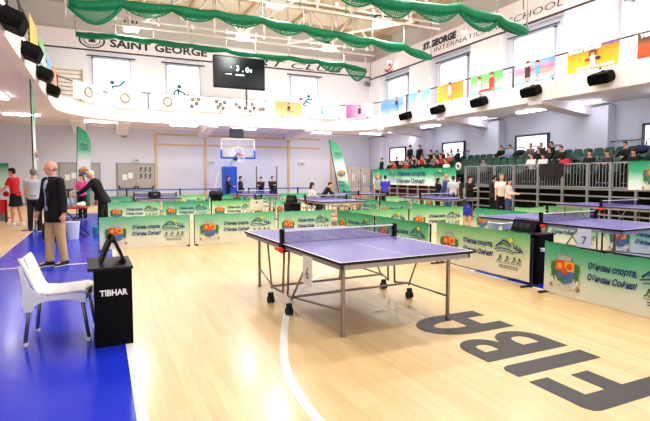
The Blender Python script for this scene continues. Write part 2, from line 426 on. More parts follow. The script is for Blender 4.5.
ribbon(q, o_, outer, SOF + .06, SOF + .56)
struct(build('balcony_slab', q, soff_m))
# soffit beams with haunches
for k, y in enumerate((2.2, 7.6, 12.97, 18.42, 23.75)):
    struct(build('balcony_beam_%d' % (k + 1), MB().prism([(BX + .02, y - .3, SOF - .1), (XR, y - .3, SOF - .42), (XR, y - .3, SOF + .1), (BX + .02, y - .3, SOF + .1)], (0, 1, 0), .6), soff_m))
for k, px in enumerate((77, 124, 213, 310)):
    X_ = onY(px, 120, BY).x
    struct(build('balcony_beam_%d' % (k + 6), MB().prism([(X_ - .3, BY + .02, SOF - .1), (X_ - .3, YB, SOF - .42), (X_ - .3, YB, SOF + .1), (X_ - .3, BY + .02, SOF + .1)], (1, 0, 0), .6), soff_m))
# railing
rail_m = mat('dark bronze railing', (92, 82, 78), .45, .6)
wire_m = mat('thin steel wire', (176, 172, 172), .4, .6)
def densify(P, step):
    out = []
    for a, b_ in zip(P, P[1:]):
        a, b_ = Vector((*a, 0)), Vector((*b_, 0)); n = max(1, int((b_ - a).length / step))
        out += [a.lerp(b_, k / n) for k in range(n)]
    return out + [Vector((*P[-1], 0))]
rail = thing('balcony_railing', 'dark metal railing with thin wires running along the whole balcony edge', 'railing', (0, BY, FAS))
PR = path(.08)
q = MB(); q.tube([(p[0], p[1], RAIL) for p in PR], .03, 6); o = build('top_rail', q, rail_m, rail); o.location = -Vector(rail.location)
q = MB()
for z in (5.08, 5.24, 5.4, 5.56): q.tube([(p[0], p[1], z) for p in PR], .007, 4)
o = build('wires', q, wire_m, rail); o.location = -Vector(rail.location)
acc, last = 0, None
for p in densify(PR, .1):
    if last is not None: acc += (p - last).length
    last = p
    if (acc > 1.75) and p.y > 5:
        acc = 0; o = build('post', MB().box((p.x - .025, p.y - .025, FAS - .05), (p.x + .025, p.y + .025, RAIL)), rail_m, rail); o.location = -Vector(rail.location)

# ------------------------------------------------------------------ windows
glow = mat('bright daylight window', (250, 250, 252), .5, emit=1.6)
frame_w = mat('pale blue window frame', (196, 206, 222), .5); frame_d = mat('dark window frame', (74, 78, 88), .5)
m, nt, b = nodes('glowing white vertical blinds')
tc = nt.nodes.new('ShaderNodeTexCoord'); wv = nt.nodes.new('ShaderNodeTexWave'); wv.inputs['Scale'].default_value = 2.6; wv.bands_direction = 'X'
sep = nt.nodes.new('ShaderNodeMapping')
cr = nt.nodes.new('ShaderNodeValToRGB'); cr.color_ramp.elements[0].color = srgb((214, 219, 232)); cr.color_ramp.elements[1].color = (1, 1, 1, 1)
nt.links.new(tc.outputs['Object'], sep.inputs[0]); nt.links.new(sep.outputs[0], wv.inputs[0]); nt.links.new(wv.outputs['Fac'], cr.inputs[0])
nt.links.new(cr.outputs[0], b.inputs['Base Color']); nt.links.new(cr.outputs[0], b.inputs['Emission Color']); b.inputs['Emission Strength'].default_value = 1.15  # blinds emit, so the daylight behind them sits in the material
blind = m
teal = mat('teal figure decal', (40, 120, 120), .6); redd = mat('red decal', (214, 60, 60), .6); rod_m = mat('dark curtain rod', (92, 90, 98), .5)
def window(n, c, w, z0, z1, face, blinds=True, figure=None):
    """c: centre on the wall; face 'back' (looks to -Y) or 'right' (looks to -X)"""
    q = MB(); d = .1
    for a, b_ in (((-w / 2, 0, z0), (-w / 2 + .08, -d, z1)), ((w / 2 - .08, 0, z0), (w / 2, -d, z1)), ((-w / 2, 0, z0), (w / 2, -d, z0 + .08)), ((-w / 2, 0, z1 - .08), (w / 2, -d, z1))):
        q.box((min(a[0], b_[0]), -d, min(a[2], b_[2])), (max(a[0], b_[0]), 0, max(a[2], b_[2])))
    rz = 0 if face == 'back' else -PI / 2
    o = struct(build('window_%d' % n, q, frame_w if blinds else frame_d, None, c, (0, 0, rz)))
    build('pane', MB().box((-w / 2 + .08, -.03, z0 + .08), (w / 2 - .08, -.01, z1 - .08)), glow, o)
    if blinds:
        build('blind', MB().box((-w / 2 + .1, -.08, z0 + .04), (w / 2 - .1, -.06, z1 - .12)), blind, o)
        build('curtain_rod', MB().rod((-w / 2 - .25, -.16, z1 + .06), (w / 2 + .25, -.16, z1 + .06), .035), rod_m, o, smooth=True)
    else:
        build('sill', MB().box((-w / 2 - .05, -.16, z0 - .05), (w / 2 + .05, 0, z0)), recess, o)
    if figure is not None:
        q = MB(); fz = z0 + 1.0
        for kind, pts, mi in figure:
            q.mi = mi; P = [(p[0], p[1] + fz) for p in pts]
            if kind == 'o': q.disc(P[0], .12, y=-.083)
            elif kind == 'r': annulus(q, P[0], .1, .14, 14, -.083, 1.3)
            else: q.stroke(P, .1, -.083)
        build('sport_decal', q, [teal, redd], o, norm=False)
n = 1
F1 = [('o', [(0, .5)], 0), ('s', [(-.2, -.1), (.0, .2), (.05, .35)], 0), ('s', [(.05, .3), (.4, .35), (.65, .65)], 0), ('s', [(0, .2), (.35, .05), (.5, -.25)], 0), ('s', [(-.2, -.1), (-.5, .0)], 0)]
F2 = [('o', [(-.25, .55)], 0), ('s', [(-.3, .4), (-.3, 0), (-.45, -.35)], 0), ('s', [(-.3, 0), (0, -.2), (.15, -.4)], 0), ('s', [(-.28, .32), (0, .2), (.1, .05)], 0), ('r', [(.4, .15)], 1), ('s', [(.1, .05), (.3, .12)], 1), ('s', [(-.3, .4), (-.55, .2), (-.5, -.1)], 0)]
F3 = [('o', [(-.25, .35)], 1), ('o', [(.3, .55)], 0), ('s', [(.3, .4), (.1, .2), (.45, .1)], 0), ('s', [(.1, .2), (-.1, .0), (.3, -.2)], 0), ('s', [(.25, .35), (.6, .4)], 0)]
for px, fg in ((112, F1), (183.3, F2), (303.8, F3)):
    X_ = onY(px, 80, YB).x; window(n, (X_, YB, 0), 1.95, 5.2, 8.0, 'back', True, fg); n += 1
for yc in (4.9, 10.3, 15.85, 21.2, 26.6): window(n, (XR, yc, 0), 2.3, 5.2, 7.86, 'right'); n += 1
for yc in (10.0, 15.82, 21.12, 26.6): window(n, (XR, yc, 0), 1.85, 2.45, 3.4, 'right', False); n += 1
# ------------------------------------------------------------------ lamps
tube_e = mat('lit fluorescent diffuser', (246, 248, 255), .4, emit=17)
lampw = mat('white lamp housing', (236, 236, 236), .45)
def soffit_light(c, rz, label, group):
    t = thing('ceiling_light', label, 'ceiling light', (c[0], c[1], SOF + .06), rz, group)
    build('housing', MB().box((-.72, -.16, -.05), (.72, .16, 0), bev=.01), lampw, t)
    build('diffuser', MB().box((-.7, -.14, -.1), (.7, .14, -.05), bev=.015), tube_e, t)
for i, px in enumerate((21.6, 100, 184, 244, 320, 370.6)):
    X_ = onZ(px, (115, 122, 125.7, 129, 133, 134)[i], SOF - .02)
    soffit_light((X_.x, min(X_.y, 28.2) if i else X_.y), 0, 'lit white tube light under the back balcony, %s from the left' % ORD[i], 'tube lights under the back balcony')
soffit_light((-3.0, 19.6), PI / 2, 'lit white tube light under the left balcony at the picture edge', 'tube lights under the left balcony')
for i, y in enumerate((24.9, 21.6, 18.2, 14.8, 12.5, 9.2)):
    soffit_light((16.35, y), PI / 2 if i else PI / 2, 'lit white tube light under the right balcony above the stand, %s from the far end' % ORD[i], 'tube lights under the right balcony')
bay_e = mat('lit high bay lens', (255, 253, 248), .4, emit=14)
n_b = 0
def high_bay(x, y, z, label, power=150):
    t = thing('high_bay_lamp', label, 'ceiling lamp', (x, y, z), 0, 'high bay lamps hung from the roof trusses')
    q = MB(); q.box((-.34, -.26, -.14), (.34, .26, .1), bev=.03); build('housing', q, lampw, t)
    build('lens', MB().box((-.3, -.22, -.17), (.3, .22, -.14)), bay_e, t)
    q = MB()
    for k in range(4): q.box((-.3 + k * .17, -.2, .1), (-.24 + k * .17, .2, .24))
    build('heat_sink', q, dark_h, t)
    build('hanger', MB().rod((0, 0, .2), (0, 0, .85), .02), wire_m, t)
    l = bpy.data.lights.new('lamp_light', 'AREA'); l.shape = 'RECTANGLE'; l.size = .9; l.size_y = .7; l.energy = power; l.color = (1, .99, .985)
    lo = bpy.data.objects.new('lamp_light', l); COL.objects.link(lo); lo.location = (x, y, z - .2)
    l = bpy.data.lights.new('lamp_fill', 'POINT'); l.energy = power * (1.0 if power > 200 else .5); l.shadow_soft_size = .4; l.color = (1, .99, .985)  # extra point fill added below each fixture to brighten roof and upper walls
    lo = bpy.data.objects.new('lamp_fill', l); COL.objects.link(lo); lo.location = (x, y, z - .75)
dark_h = mat('dark heat sink', (58, 66, 66), .5, .4)
BAYS = [(131, 27, 24.3), (243, 33, 24.3), (329, 47, 24.3), (382, 21, 18.2), (276, 2, 18.2)]
for i, (px, py, y) in enumerate(BAYS):
    p = onY(px, py, y); high_bay(p.x, y, p.z, ['white high bay lamp above the crest end of the back sign', 'white high bay lamp right above the big scoreboard', 'white high bay lamp above the end of the club lettering',
        'white high bay lamp with dark fins beside the middle net roll', 'white high bay lamp cut by the top edge of the picture'][i], 230)
for x in (.5, 5.2, 9.9, 14):
    for y in (1.5, 7, 12.6): high_bay(x, y, 8.9, 'white high bay lamp overhead, %s row' % {1.5: 'nearest', 7: 'second', 12.6: 'third'}[y], {1.5: 95, 7: 140, 12.6: 190}[y])

# ------------------------------------------------------------------ roof trusses (white tube)
truss_m = mat('white painted steel tube', (240, 232, 222), .5)
green = mat('green net cord', (0, 122, 82), .6, vary=.15, scale=14)
for i, (y, za, zb, zt, xa, xb) in enumerate(((24.1, 8.66, 8.33, 10.5, -1.2, 14.2), (18.0, 8.4, 8.12, 10.5, -4, 14.0), (12.3, 8.3, 8.0, 10.5, -4, 14.0), (6.4, 8.3, 8.0, 10.5, -4, 14.0))):
    t = thing('roof_truss', 'white tubular roof truss crossing the hall above the %s green net' % ['rear', 'middle', 'front', 'unseen'][i], 'truss', (xa, y, zb))
    build('chord', MB().rod((0, 0, za - zb), (xb - xa, 0, za - zb), .05), truss_m, t, smooth=True)
    build('chord', MB().rod((0, -.1, 0), (xb - xa, -.1, 0), .05), truss_m, t, smooth=True)
    build('chord', MB().rod((0, .1, zt - zb), (xb - xa, .1, zt - zb), .06), truss_m, t, smooth=True)
    q = MB(); n_ = 6; w = (xb - xa) / n_
    for k in range(n_):
        q.rod((k * w, 0, za - zb), ((k + .5) * w, .1, zt - zb), .06); q.rod(((k + .5) * w, .1, zt - zb), ((k + 1) * w, 0, za - zb), .06)
        q.rod(((k + .5) * w, .0, .2), ((k + .5) * w, .1, zt - zb), .05); q.rod((k * w, -.1, 0), (k * w, .1, zt - zb), .05)
    build('web', q, truss_m, t, smooth=True)
# diagonal wind braces between trusses
for i, (a, b_) in enumerate((((2, 24, 8.6), (6, 18.2, 10.3)), ((9, 24, 8.4), (12.8, 18.2, 8.4)), ((6.2, 24, 8.4), (9.6, 18.2, 10.2)), ((9.5, 18, 8.3), (13.3, 12.5, 8.5)), ((5.6, 18, 8.6), (9, 24, 10.2)))):
    tag(build('roof_brace', MB().rod(a, b_, .06), truss_m, smooth=True), 'white steel roof brace running between trusses, %s of five' % ORD[i], 'brace', 'white roof braces')
# ------------------------------------------------------------------ ball nets gathered on their cables
m, nt, b = nodes('green netting')
tc = nt.nodes.new('ShaderNodeTexCoord'); ck = nt.nodes.new('ShaderNodeTexBrick'); ck.offset = .5
ck.inputs['Scale'].default_value = 1; ck.inputs['Brick Width'].default_value = .07; ck.inputs['Row Height'].default_value = .06; ck.inputs['Mortar Size'].default_value = .014; ck.inputs['Mortar Smooth'].default_value = 0
mp = nt.nodes.new('ShaderNodeMapping'); mp.inputs['Rotation'].default_value = (PI / 2, 0, 0)
nt.links.new(tc.outputs['Object'], mp.inputs[0]); nt.links.new(mp.outputs[0], ck.inputs[0])
b.inputs['Base Color'].default_value = srgb((0, 120, 82)); b.inputs['Roughness'].default_value = .7
nt.links.new(ck.outputs['Fac'], b.inputs['Alpha'])
netting = m
disc_m = mat('white pulley disc', (246, 246, 244), .5)
def net_roll(label, y, za, ztop, hooks, r, drop, tail):
    """hooks: list of (x, z) where the roll hangs; scallops of netting sag between them"""
    t = thing('hanging_net', label, 'net', (hooks[0][0], y, hooks[0][1])); X0, Z0 = hooks[0]
    pts = []; rr = []
    for (a, b_) in zip(hooks, hooks[1:]):
        for k in range(6):
            u = k / 6; pts.append((a[0] + (b_[0] - a[0]) * u - X0, .03 * math.sin(9 * u + a[0]), a[1] + (b_[1] - a[1]) * u - .12 * 4 * u * (1 - u) * tail - Z0)); rr.append(r * (.85 + .3 * math.sin(PI * u) + .06 * math.sin(a[0] * 7 + u * 9)))
    pts.append((hooks[-1][0] - X0, 0, hooks[-1][1] - Z0)); rr.append(r * .6)
    build('gathered_roll', MB().tube(pts, rr, 8), green, t, smooth=True)
    for j, (a, b_) in enumerate(zip(hooks, hooks[1:])):
        d = drop[j % len(drop)]
        if d <= 0: continue
        q = MB(); N = 12; up = []; lo = []
        for k in range(N + 1):
            u = k / N; x_ = a[0] + (b_[0] - a[0]) * u - X0; z_ = a[1] + (b_[1] - a[1]) * u - .12 * 4 * u * (1 - u) * tail - Z0
            up.append((x_, -.05, z_)); lo.append((x_, -.05 - .12 * math.sin(PI * u), z_ - r * .7 - d * math.sin(PI * u)))
        for k in range(N): q.poly([up[k], up[k + 1], lo[k + 1], lo[k]])
        bmesh.ops.remove_doubles(q.bm, verts=q.bm.verts, dist=1e-4)
        sw = build('sagging_netting', q, netting, t, norm=False)
        build('hem_rope', MB().tube([(p[0], p[1], p[2]) for p in lo], r * (.4 if d > .33 else .14), 5), green, sw, smooth=True)
    for (x_, z_) in hooks:
        zt = za if abs(z_ - za) > .2 else za + .3
        hk = build('hook', MB().rod((x_ - X0, 0, z_ - Z0), (x_ - X0, 0, ztop - Z0), .025), [wire_m], t, smooth=True)
        build('pulley', MB().ball((x_ - X0, -.1, ztop - Z0), (.1, .06, .13), 10), disc_m, hk, smooth=True)
def hk(y, l): return [(onY(px, py, y).x, onY(px, py, y).z) for px, py in l]
net_roll('green ball net gathered in a long roll in front of the back sign', 24.0, 8.3, 8.62, hk(24.0, [(76, 34), (115, 36), (154, 41), (192, 46), (226, 50), (256, 55), (289, 58), (318, 61.5), (344, 64.5), (366, 70)]), .125, [0, 0, 0, 0, 0, .12, .0, .35, .6], .5)
net_roll('green ball net gathered in scallops crossing the middle of the roof', 17.9, 8.1, 8.4, hk(17.9, [(69, 3), (122, 3.5), (172, 8), (216, 14), (262, 20), (304, 28), (336, 34), (372, 41), (404, 47), (431, 57)]), .16, [.5, .26, .22, .22, .26, .26, .24, .16, .1], .7)
net_roll('green ball net gathered in a thick roll nearest to the viewer', 12.3, 8.0, 8.3, hk(12.3, [(322, -22), (372, -2), (412, 5), (458, 8), (497, 18), (527, 31)]), .17, [.3, .3, .3, .35, .1], .8)
# fine green cords dropping from the roof to the nets
for i, (px, y) in enumerate(((270, 17.8), (300, 17.8), (523, 12.2), (346, 17.8))):
    p = onY(px, 20, y); tag(build('net_cord', MB().rod((p.x, y, 8.1 if y > 13 else 7.1), (p.x, y, 10.4), .018, n=5), green), 'thin green cord hanging from the roof to the net, %s of four' % ORD[i], 'cord', 'green net cords')

# ------------------------------------------------------------------ balcony banners
def grad_mat(name, stops, axis='Z', lo=0, hi=.75, noise=.0):
    """printed gradient along a local axis of the cloth"""
    m, nt, b = nodes(name)
    tc = nt.nodes.new('ShaderNodeTexCoord'); sp = nt.nodes.new('ShaderNodeSeparateXYZ'); mr = nt.nodes.new('ShaderNodeMapRange'); cr = nt.nodes.new('ShaderNodeValToRGB')
    mr.inputs['From Min'].default_value = lo; mr.inputs['From Max'].default_value = hi
    nt.links.new(tc.outputs['Object'], sp.inputs[0]); nt.links.new(sp.outputs[axis], mr.inputs['Value'])
    src = mr.outputs[0]
    if noise:
        nz = nt.nodes.new('ShaderNodeTexNoise'); nz.inputs['Scale'].default_value = 2.2; nz.inputs['Detail'].default_value = 2
        ma = nt.nodes.new('ShaderNodeMath'); ma.operation = 'MULTIPLY_ADD'; ma.inputs[1].default_value = noise
        nt.links.new(tc.outputs['Object'], nz.inputs[0]); nt.links.new(nz.outputs['Fac'], ma.inputs[0]); nt.links.new(src, ma.inputs[2])
        m2 = nt.nodes.new('ShaderNodeMath'); m2.operation = 'SUBTRACT'; m2.inputs[1].default_value = noise / 2; nt.links.new(ma.outputs[0], m2.inputs[0]); src = m2.outputs[0]
    nt.links.new(src, cr.inputs[0]); nt.links.new(cr.outputs[0], b.inputs['Base Color']); b.inputs['Roughness'].default_value = .65
    e = cr.color_ramp.elements
    while len(e) < len(stops): e.new(.5)
    for el, (p, c) in zip(e, stops): el.position = p; el.color = srgb(c)
    return m
ban_white = mat('white banner vinyl', (240, 236, 228), .6)
olive = mat('olive print', (120, 112, 78), .6); brownp = mat('brown print', (120, 84, 66), .6); skinp = mat('skin tone print', (226, 176, 150), .6); whitep = mat('white print', (250, 250, 250), .6)
navyp = mat('navy print', (44, 62, 130), .6); redp = mat('red print', (214, 66, 60), .6); blackp = mat('dark print', (58, 52, 54), .6); cyanp = mat('light blue print', (90, 180, 214), .6); orangep = mat('orange print', (226, 120, 50), .6)
yellowp = mat('yellow print', (246, 206, 60), .6); greyp = mat('grey print', (150, 150, 150), .6); greenp = mat('green print', (60, 150, 100), .6)
PR_ = [olive, brownp, skinp, whitep, navyp, redp, blackp, cyanp, orangep, yellowp, greyp, greenp]
OL, BR, SK, WH, NV, RD, BK, CY, OR, YE, GY, GN = range(12)
def kid(q, x, z, s, top, bot, hair, pose='stand', y=-.012):
    """flat printed child figure on a banner"""
    q.mi = SK; q.disc((x, z + .78 * s), .13 * s, y=y)
    if pose == 'split': q.stroke([(x, z + .3 * s), (x - .55 * s, z + .02 * s)], .14 * s, y); q.stroke([(x, z + .3 * s), (x + .6 * s, z + .02 * s)], .14 * s, y)
    elif pose == 'kick': q.stroke([(x, z + .3 * s), (x - .05 * s, z - .1 * s)], .14 * s, y); q.stroke([(x, z + .32 * s), (x + .75 * s, z + .2 * s)], .13 * s, y)
    else: q.stroke([(x - .06 * s, z + .3 * s), (x - .1 * s, z - .05 * s)], .12 * s, y); q.stroke([(x + .06 * s, z + .3 * s), (x + .12 * s, z - .05 * s)], .12 * s, y)
    q.stroke([(x - .12 * s, z + .6 * s), (x - .36 * s, z + .42 * s)], .08 * s, y); q.stroke([(x + .12 * s, z + .6 * s), (x + .36 * s, z + .5 * s)], .08 * s, y)
    q.mi = top; q.art([(x - .16 * s, z + .66 * s), (x + .16 * s, z + .66 * s), (x + .14 * s, z + .3 * s), (x - .14 * s, z + .3 * s)], y - .001)
    q.mi = bot; q.art([(x - .15 * s, z + .34 * s), (x + .15 * s, z + .34 * s), (x + .17 * s, z + .14 * s), (x - .17 * s, z + .14 * s)], y - .002)
    q.mi = hair; q.art([(x + .15 * s * math.cos(a), z + .8 * s + .15 * s * math.sin(a)) for a in [PI * k / 8 for k in range(9)]], y - .003)
BH = .76
def banner(label, p, w, rz, cloth, art=None, texts=(), h=BH, z0=4.96):
    t = thing('balcony_banner', label, 'banner', (p[0], p[1], z0), rz, 'sport banners on the balcony railing')
    q = MB(); n_ = 8
    for i in range(n_):
        a, b_ = w * i / n_, w * (i + 1) / n_
        q.poly([(a, .02 * math.sin(i * 1.3), 0), (b_, .02 * math.sin((i + 1) * 1.3), 0), (b_, 0, h), (a, 0, h)])
    bmesh.ops.remove_doubles(q.bm, verts=q.bm.verts, dist=1e-4)
    q2 = q.mesh('cloth', norm=False); o = add('cloth', q2, cloth, t, (0, -.02, 0))
    if art:
        q = MB(); art(q, w, h); a = build('printed_pattern', q, PR_, t, (0, -.04, 0), norm=False)
    for s, tx, tz, th, tw, sh in texts:
        add('lettering', text_mesh(s, th / .72, .012, sh, tw), whitep, t, (tx, -.055, tz))
    return t
def crest_art(q, w, h):
    q.mi = OL; annulus(q, (w / 2, h * .5), .19, .245, 18, -.01); annulus(q, (w / 2, h * .5), .13, .15, 14, -.01)
    q.mi = WH; q.disc((w / 2, h * .5), .1, y=-.009); q.mi = OL; q.stroke([(w / 2 - .06, h * .5), (w / 2 + .06, h * .5)], .05, -.011); q.stroke([(w / 2, h * .42), (w / 2, h * .58)], .03, -.012)
    q.mi = GY
    for i in range(9): q.stroke([(w * .22 + i * w * .066, .1), (w * .22 + i * w * .066 + .05, .1)], .04, -.01)
    for i in range(7): q.stroke([(w * .2 + i * w * .09, h - .06), (w * .2 + i * w * .09 + .07, h - .06)], .02, -.01)
def medal_art(pos):
    def f(q, w, h):
        for i, (u, v) in enumerate(pos):
            q.mi = (BR, BK, BK)[i % 3]; q.disc((u * w, v * h), .095, y=-.01 - .001 * i); q.mi = GY; q.disc((u * w, v * h), .04, y=-.02)
        q.mi = GY; q.stroke([(w * .35, h * .82), (w * .6, h * .82)], .04, -.01); q.stroke([(w * .1, .06), (w * .4, .06)], .02, -.01)
    return f
def bx(px): return onY(px, 100, BY - .02).x
def curve_p(px):
    """point on the left rounded corner of the balcony front hit by the picture column px"""
    best = None
    for a, b_ in zip(P0, P0[1:]):
        for k in range(20):
            x_ = a[0] + (b_[0] - a[0]) * k / 20; y_ = a[1] + (b_[1] - a[1]) * k / 20
            d = ray(px, 100); e = abs(x_ * d[1] - y_ * d[0])
            if y_ > 18 and (best is None or e < best[0]): best = (e, x_, y_)
    return best[1], best[2]
def back_banner(label, pa, pb, cloth, art=None, texts=()):
    a, b_ = Vector(curve_p(pa)), Vector(curve_p(pb)); d = b_ - a
    nrm = Vector((d.y, -d.x)).normalized() * .06
    return banner(label, a + nrm, d.length, math.atan2(d.y, d.x), cloth, art, [(s, u * d.length, v, th, tw * d.length, sh) for s, u, v, th, tw, sh in texts])
back_banner('white balcony banner with round olive crest, leftmost of the three on the back curve', 72, 101, ban_white, crest_art)
back_banner('white balcony banner with round olive crest, middle one under the left decal window', 107, 141, ban_white, crest_art)
back_banner('white balcony banner with round olive crest, rightmost of the three', 151, 183, ban_white, crest_art)
back_banner('pale balcony banner with two clusters of dark medals left of the scoreboard', 184, 229, ban_white, medal_art([(.2, .75), (.28, .5), (.18, .3), (.32, .8), (.72, .75), (.8, .55), (.75, .35), (.86, .3), (.9, .7)]))
back_banner('pale balcony banner with a row of brown medals under the scoreboard', 231, 264.5, ban_white, medal_art([(.15, .62), (.25, .42), (.42, .38), (.56, .2), (.68, .42), (.62, .68), (.85, .38), (.95, .4)]))
back_banner('plain white balcony banner left of the orange one', 265, 273.5, ban_white)
g1 = grad_mat('orange peach print', [(0, (244, 196, 150)), (.5, (250, 170, 110)), (1, (240, 150, 90))], noise=.5)
back_banner('orange peach balcony banner with a child playing', 274, 301, g1, lambda q, w, h: kid(q, w * .5, .2, .55, BK, RD, BK, 'kick'))
g2 = grad_mat('watery light blue print', [(0, (150, 205, 235)), (.5, (225, 240, 248)), (1, (150, 210, 238))], noise=.9)
back_banner('light blue swimming balcony banner with a swimmer', 306.5, 339.5, g2, lambda q, w, h: kid(q, w * .45, .14, .5, CY, CY, BR, 'split'))
g3 = grad_mat('pink to sky blue print', [(0, (232, 70, 130)), (.35, (240, 140, 180)), (.7, (200, 190, 225)), (1, (130, 195, 230))], axis='X', lo=0, hi=2, noise=.15)
back_banner('pink and sky blue balcony banner with a gymnast', 347, 374, g3, lambda q, w, h: kid(q, w * .5, .12, .62, BK, BK, BR, 'split'))
def rb(label, pa, pb, cloth, art=None, texts=(), h=BH, z0=4.96):
    ya, yb2 = onX(pa, 90, BX - .04).y, onX(pb, 90, BX - .04).y
    w = ya - yb2
    return banner(label, (BX - .04, ya), w, -PI / 2, cloth, art, [(s, u * w, v, th, tw * w, sh) for s, u, v, th, tw, sh in texts], h, z0)
g4 = grad_mat('sky blue sport print', [(0, (190, 220, 240)), (.5, (120, 175, 225)), (1, (150, 190, 230))], noise=.5)
rb('sky blue balcony banner with an athlete, farthest on the right balcony', 381, 404, g4, lambda q, w, h: kid(q, w * .72, .1, .75, NV, CY, BR))
g5 = grad_mat('pale aqua sport print', [(0, (200, 226, 240)), (.5, (160, 210, 236)), (1, (130, 195, 230))], noise=.5)
rb('pale aqua balcony banner with a gymnast in white, second on the right balcony', 409.5, 431, g5, lambda q, w, h: kid(q, w * .5, .12, .75, WH, WH, BR))
g6 = grad_mat('golden yellow sport print', [(0, (250, 200, 70)), (.5, (246, 178, 60)), (1, (238, 160, 70))], noise=.4)
rb('golden yellow balcony banner with a martial arts child in white', 438, 464, g6, lambda q, w, h: kid(q, w * .5, .12, .75, WH, WH, BK))
g7 = grad_mat('green and white judo print', [(0, (120, 205, 230)), (.3, (205, 235, 215)), (.7, (130, 205, 130)), (1, (110, 190, 100))], noise=.3)
def judo(q, w, h): kid(q, w * .3, .02, .72, WH, WH, BR); kid(q, w * .68, .04, .78, RD, RD, BR); q.mi = RD; q.stroke([(w * .3, .1), (w * .7, .1)], .06, -.03)
rb('green balcony banner with two children, one in red and one in white', 471, 503, g7, judo)
g8 = grad_mat('rainbow fitness print', [(0, (120, 200, 235)), (.3, (245, 225, 215)), (.6, (240, 150, 190)), (1, (90, 190, 230))], noise=.2)
def fit(q, w, h): kid(q, w * .36, .1, .78, BK, BK, BR); kid(q, w * .6, .18, .62, CY, CY, BK, 'kick')
rb('pink and blue fitness balcony banner with two children', 514.5, 554.5, g8, fit, [('FITNESS', .04, .62, .085, .42, 0), ('ФИТНЕС', .55, .04, .08, .38, 0)])
g9 = grad_mat('yellow table tennis print', [(0, (250, 224, 60)), (.6, (250, 190, 50)), (.86, (244, 160, 60)), (1, (70, 100, 170))], noise=.25)
def tt(q, w, h):
    kid(q, w * .53, .04, .62, WH, WH, BR); q.mi = BR; q.stroke([(w * .53 - .1, .6), (w * .53 - .1, .42)], .06, -.03); q.stroke([(w * .53 + .1, .6), (w * .53 + .1, .42)], .06, -.03)
    q.mi = RD; q.disc((w * .43, .33), (.1, .05), y=-.03); q.mi = BK; q.disc((w * .63, .33), (.1, .05), y=-.03)
rb('yellow table tennis balcony banner with a girl holding two rackets', 567, 618, g9, tt, [('TABLE TENNIS', .03, .63, .1, .66, .1), ('ТЕНИС НА МАСА', .2, .04, .09, .75, .1)])
g10 = grad_mat('clay orange tennis print', [(0, (224, 96, 50)), (.5, (214, 110, 70)), (.75, (120, 96, 80)), (1, (60, 96, 70))], noise=.25)
rb('clay orange tennis balcony banner cut by the right picture edge', 636, 690, g10, lambda q, w, h: kid(q, w * .6, .1, .7, WH, WH, BR), [('TENNIS', .06, .6, .1, .5, .1), ('ТЕНИС', .3, .06, .1, .4, .1)])
for i, (y, lab, cl) in enumerate(((15.6, 'orange balcony banner seen edge-on at the far left corner top', g6), (17.8, 'green balcony banner seen edge-on between the two left speakers', g7), (20.0, 'blue balcony banner seen edge-on above the second left speaker', g4), (22.2, 'peach balcony banner seen edge-on beside the wall bars', g1))):
    banner(lab, (BL + .05 if i < 3 else BL + .1, y - 1.0), 1.7 if i < 3 else .9, PI / 2, cl)

# ------------------------------------------------------------------ loudspeakers on the balcony front
spk = mat('black loudspeaker cabinet', (8, 8, 9), .6, spec=.2); grille = mat('black speaker grille', (13, 13, 15), .8, vary=.2, scale=40, spec=.1)
def speaker(label, p, rz, s=1.0):
    t = thing('loudspeaker', label, 'loudspeaker', p, rz, 'black loudspeakers on the balcony front')
    P = [(-.33, -.1), (.33, -.1), (.33, .2), (.24, .32), (-.24, .32), (-.33, .2)]
    tilt = Matrix.Rotation(math.radians(22), 3, 'X')
    q = MB(); q.prism([tilt @ Vector((x_ * s, -.45 * s + .0, z_ * s - .1)) for x_, z_ in [(-.36, -.18), (.36, -.18), (.4, 0), (.36, .18), (-.36, .18), (-.4, 0)]], tilt @ Vector((0, 1, 0)), .4 * s)
    bmesh.ops.bevel(q.bm, geom=list(q.bm.edges), offset=.025, segments=2, affect='EDGES')
    build('cabinet', q, spk, t)
    q = MB(); q.prism([tilt @ Vector((x_ * s, -.455 * s, z_ * s - .1)) for x_, z_ in [(-.31, -.14), (.31, -.14), (.34, 0), (.31, .14), (-.31, .14), (-.34, 0)]], tilt @ Vector((0, 1, 0)), .02)
    build('grille', q, grille, t)
    build('bracket', MB().box((-.06, -.12, -.12), (.06, .02, .06)).box((-.2, -.02, -.06), (.2, .01, .06)), black, t)
    return t
for i, (px, py) in enumerate(((403.7, 114), (435.7, 107.5), (477, 99.5), (528.7, 88.5), (598.8, 74.5))):
    p = onX(px, py, BX - .3); speaker('black loudspeaker on the right balcony front, %s from the far end' % ORD[i], (BX - .02, p.y, p.z + .08), -PI / 2, .92)
for i, (px, py) in enumerate(((20, 18), (37, 50), (48.8, 72.5), (56.8, 88.8))):
    p = onX(px, py, BL + .3); speaker('black loudspeaker on the left balcony front, %s from the viewer' % ORD[i], (BL + .02, p.y, p.z + .1), PI / 2, .92)
# ------------------------------------------------------------------ wall bars behind the left corner
t = thing('wall_bars', 'beige wooden wall bars on the upper floor behind the left corner railing', 'wall bars', (onY(68, 80, YB).x, YB - .12, 5.3))
build('frame', MB().box((-.75, 0, 0), (-.68, .1, 2)).box((.68, 0, 0), (.75, .1, 2)), wood, t)
for k in range(9): build('bar', MB().rod((-.7, .04, .15 + k * .22), (.7, .04, .15 + k * .22), .03, n=6), wood, t)
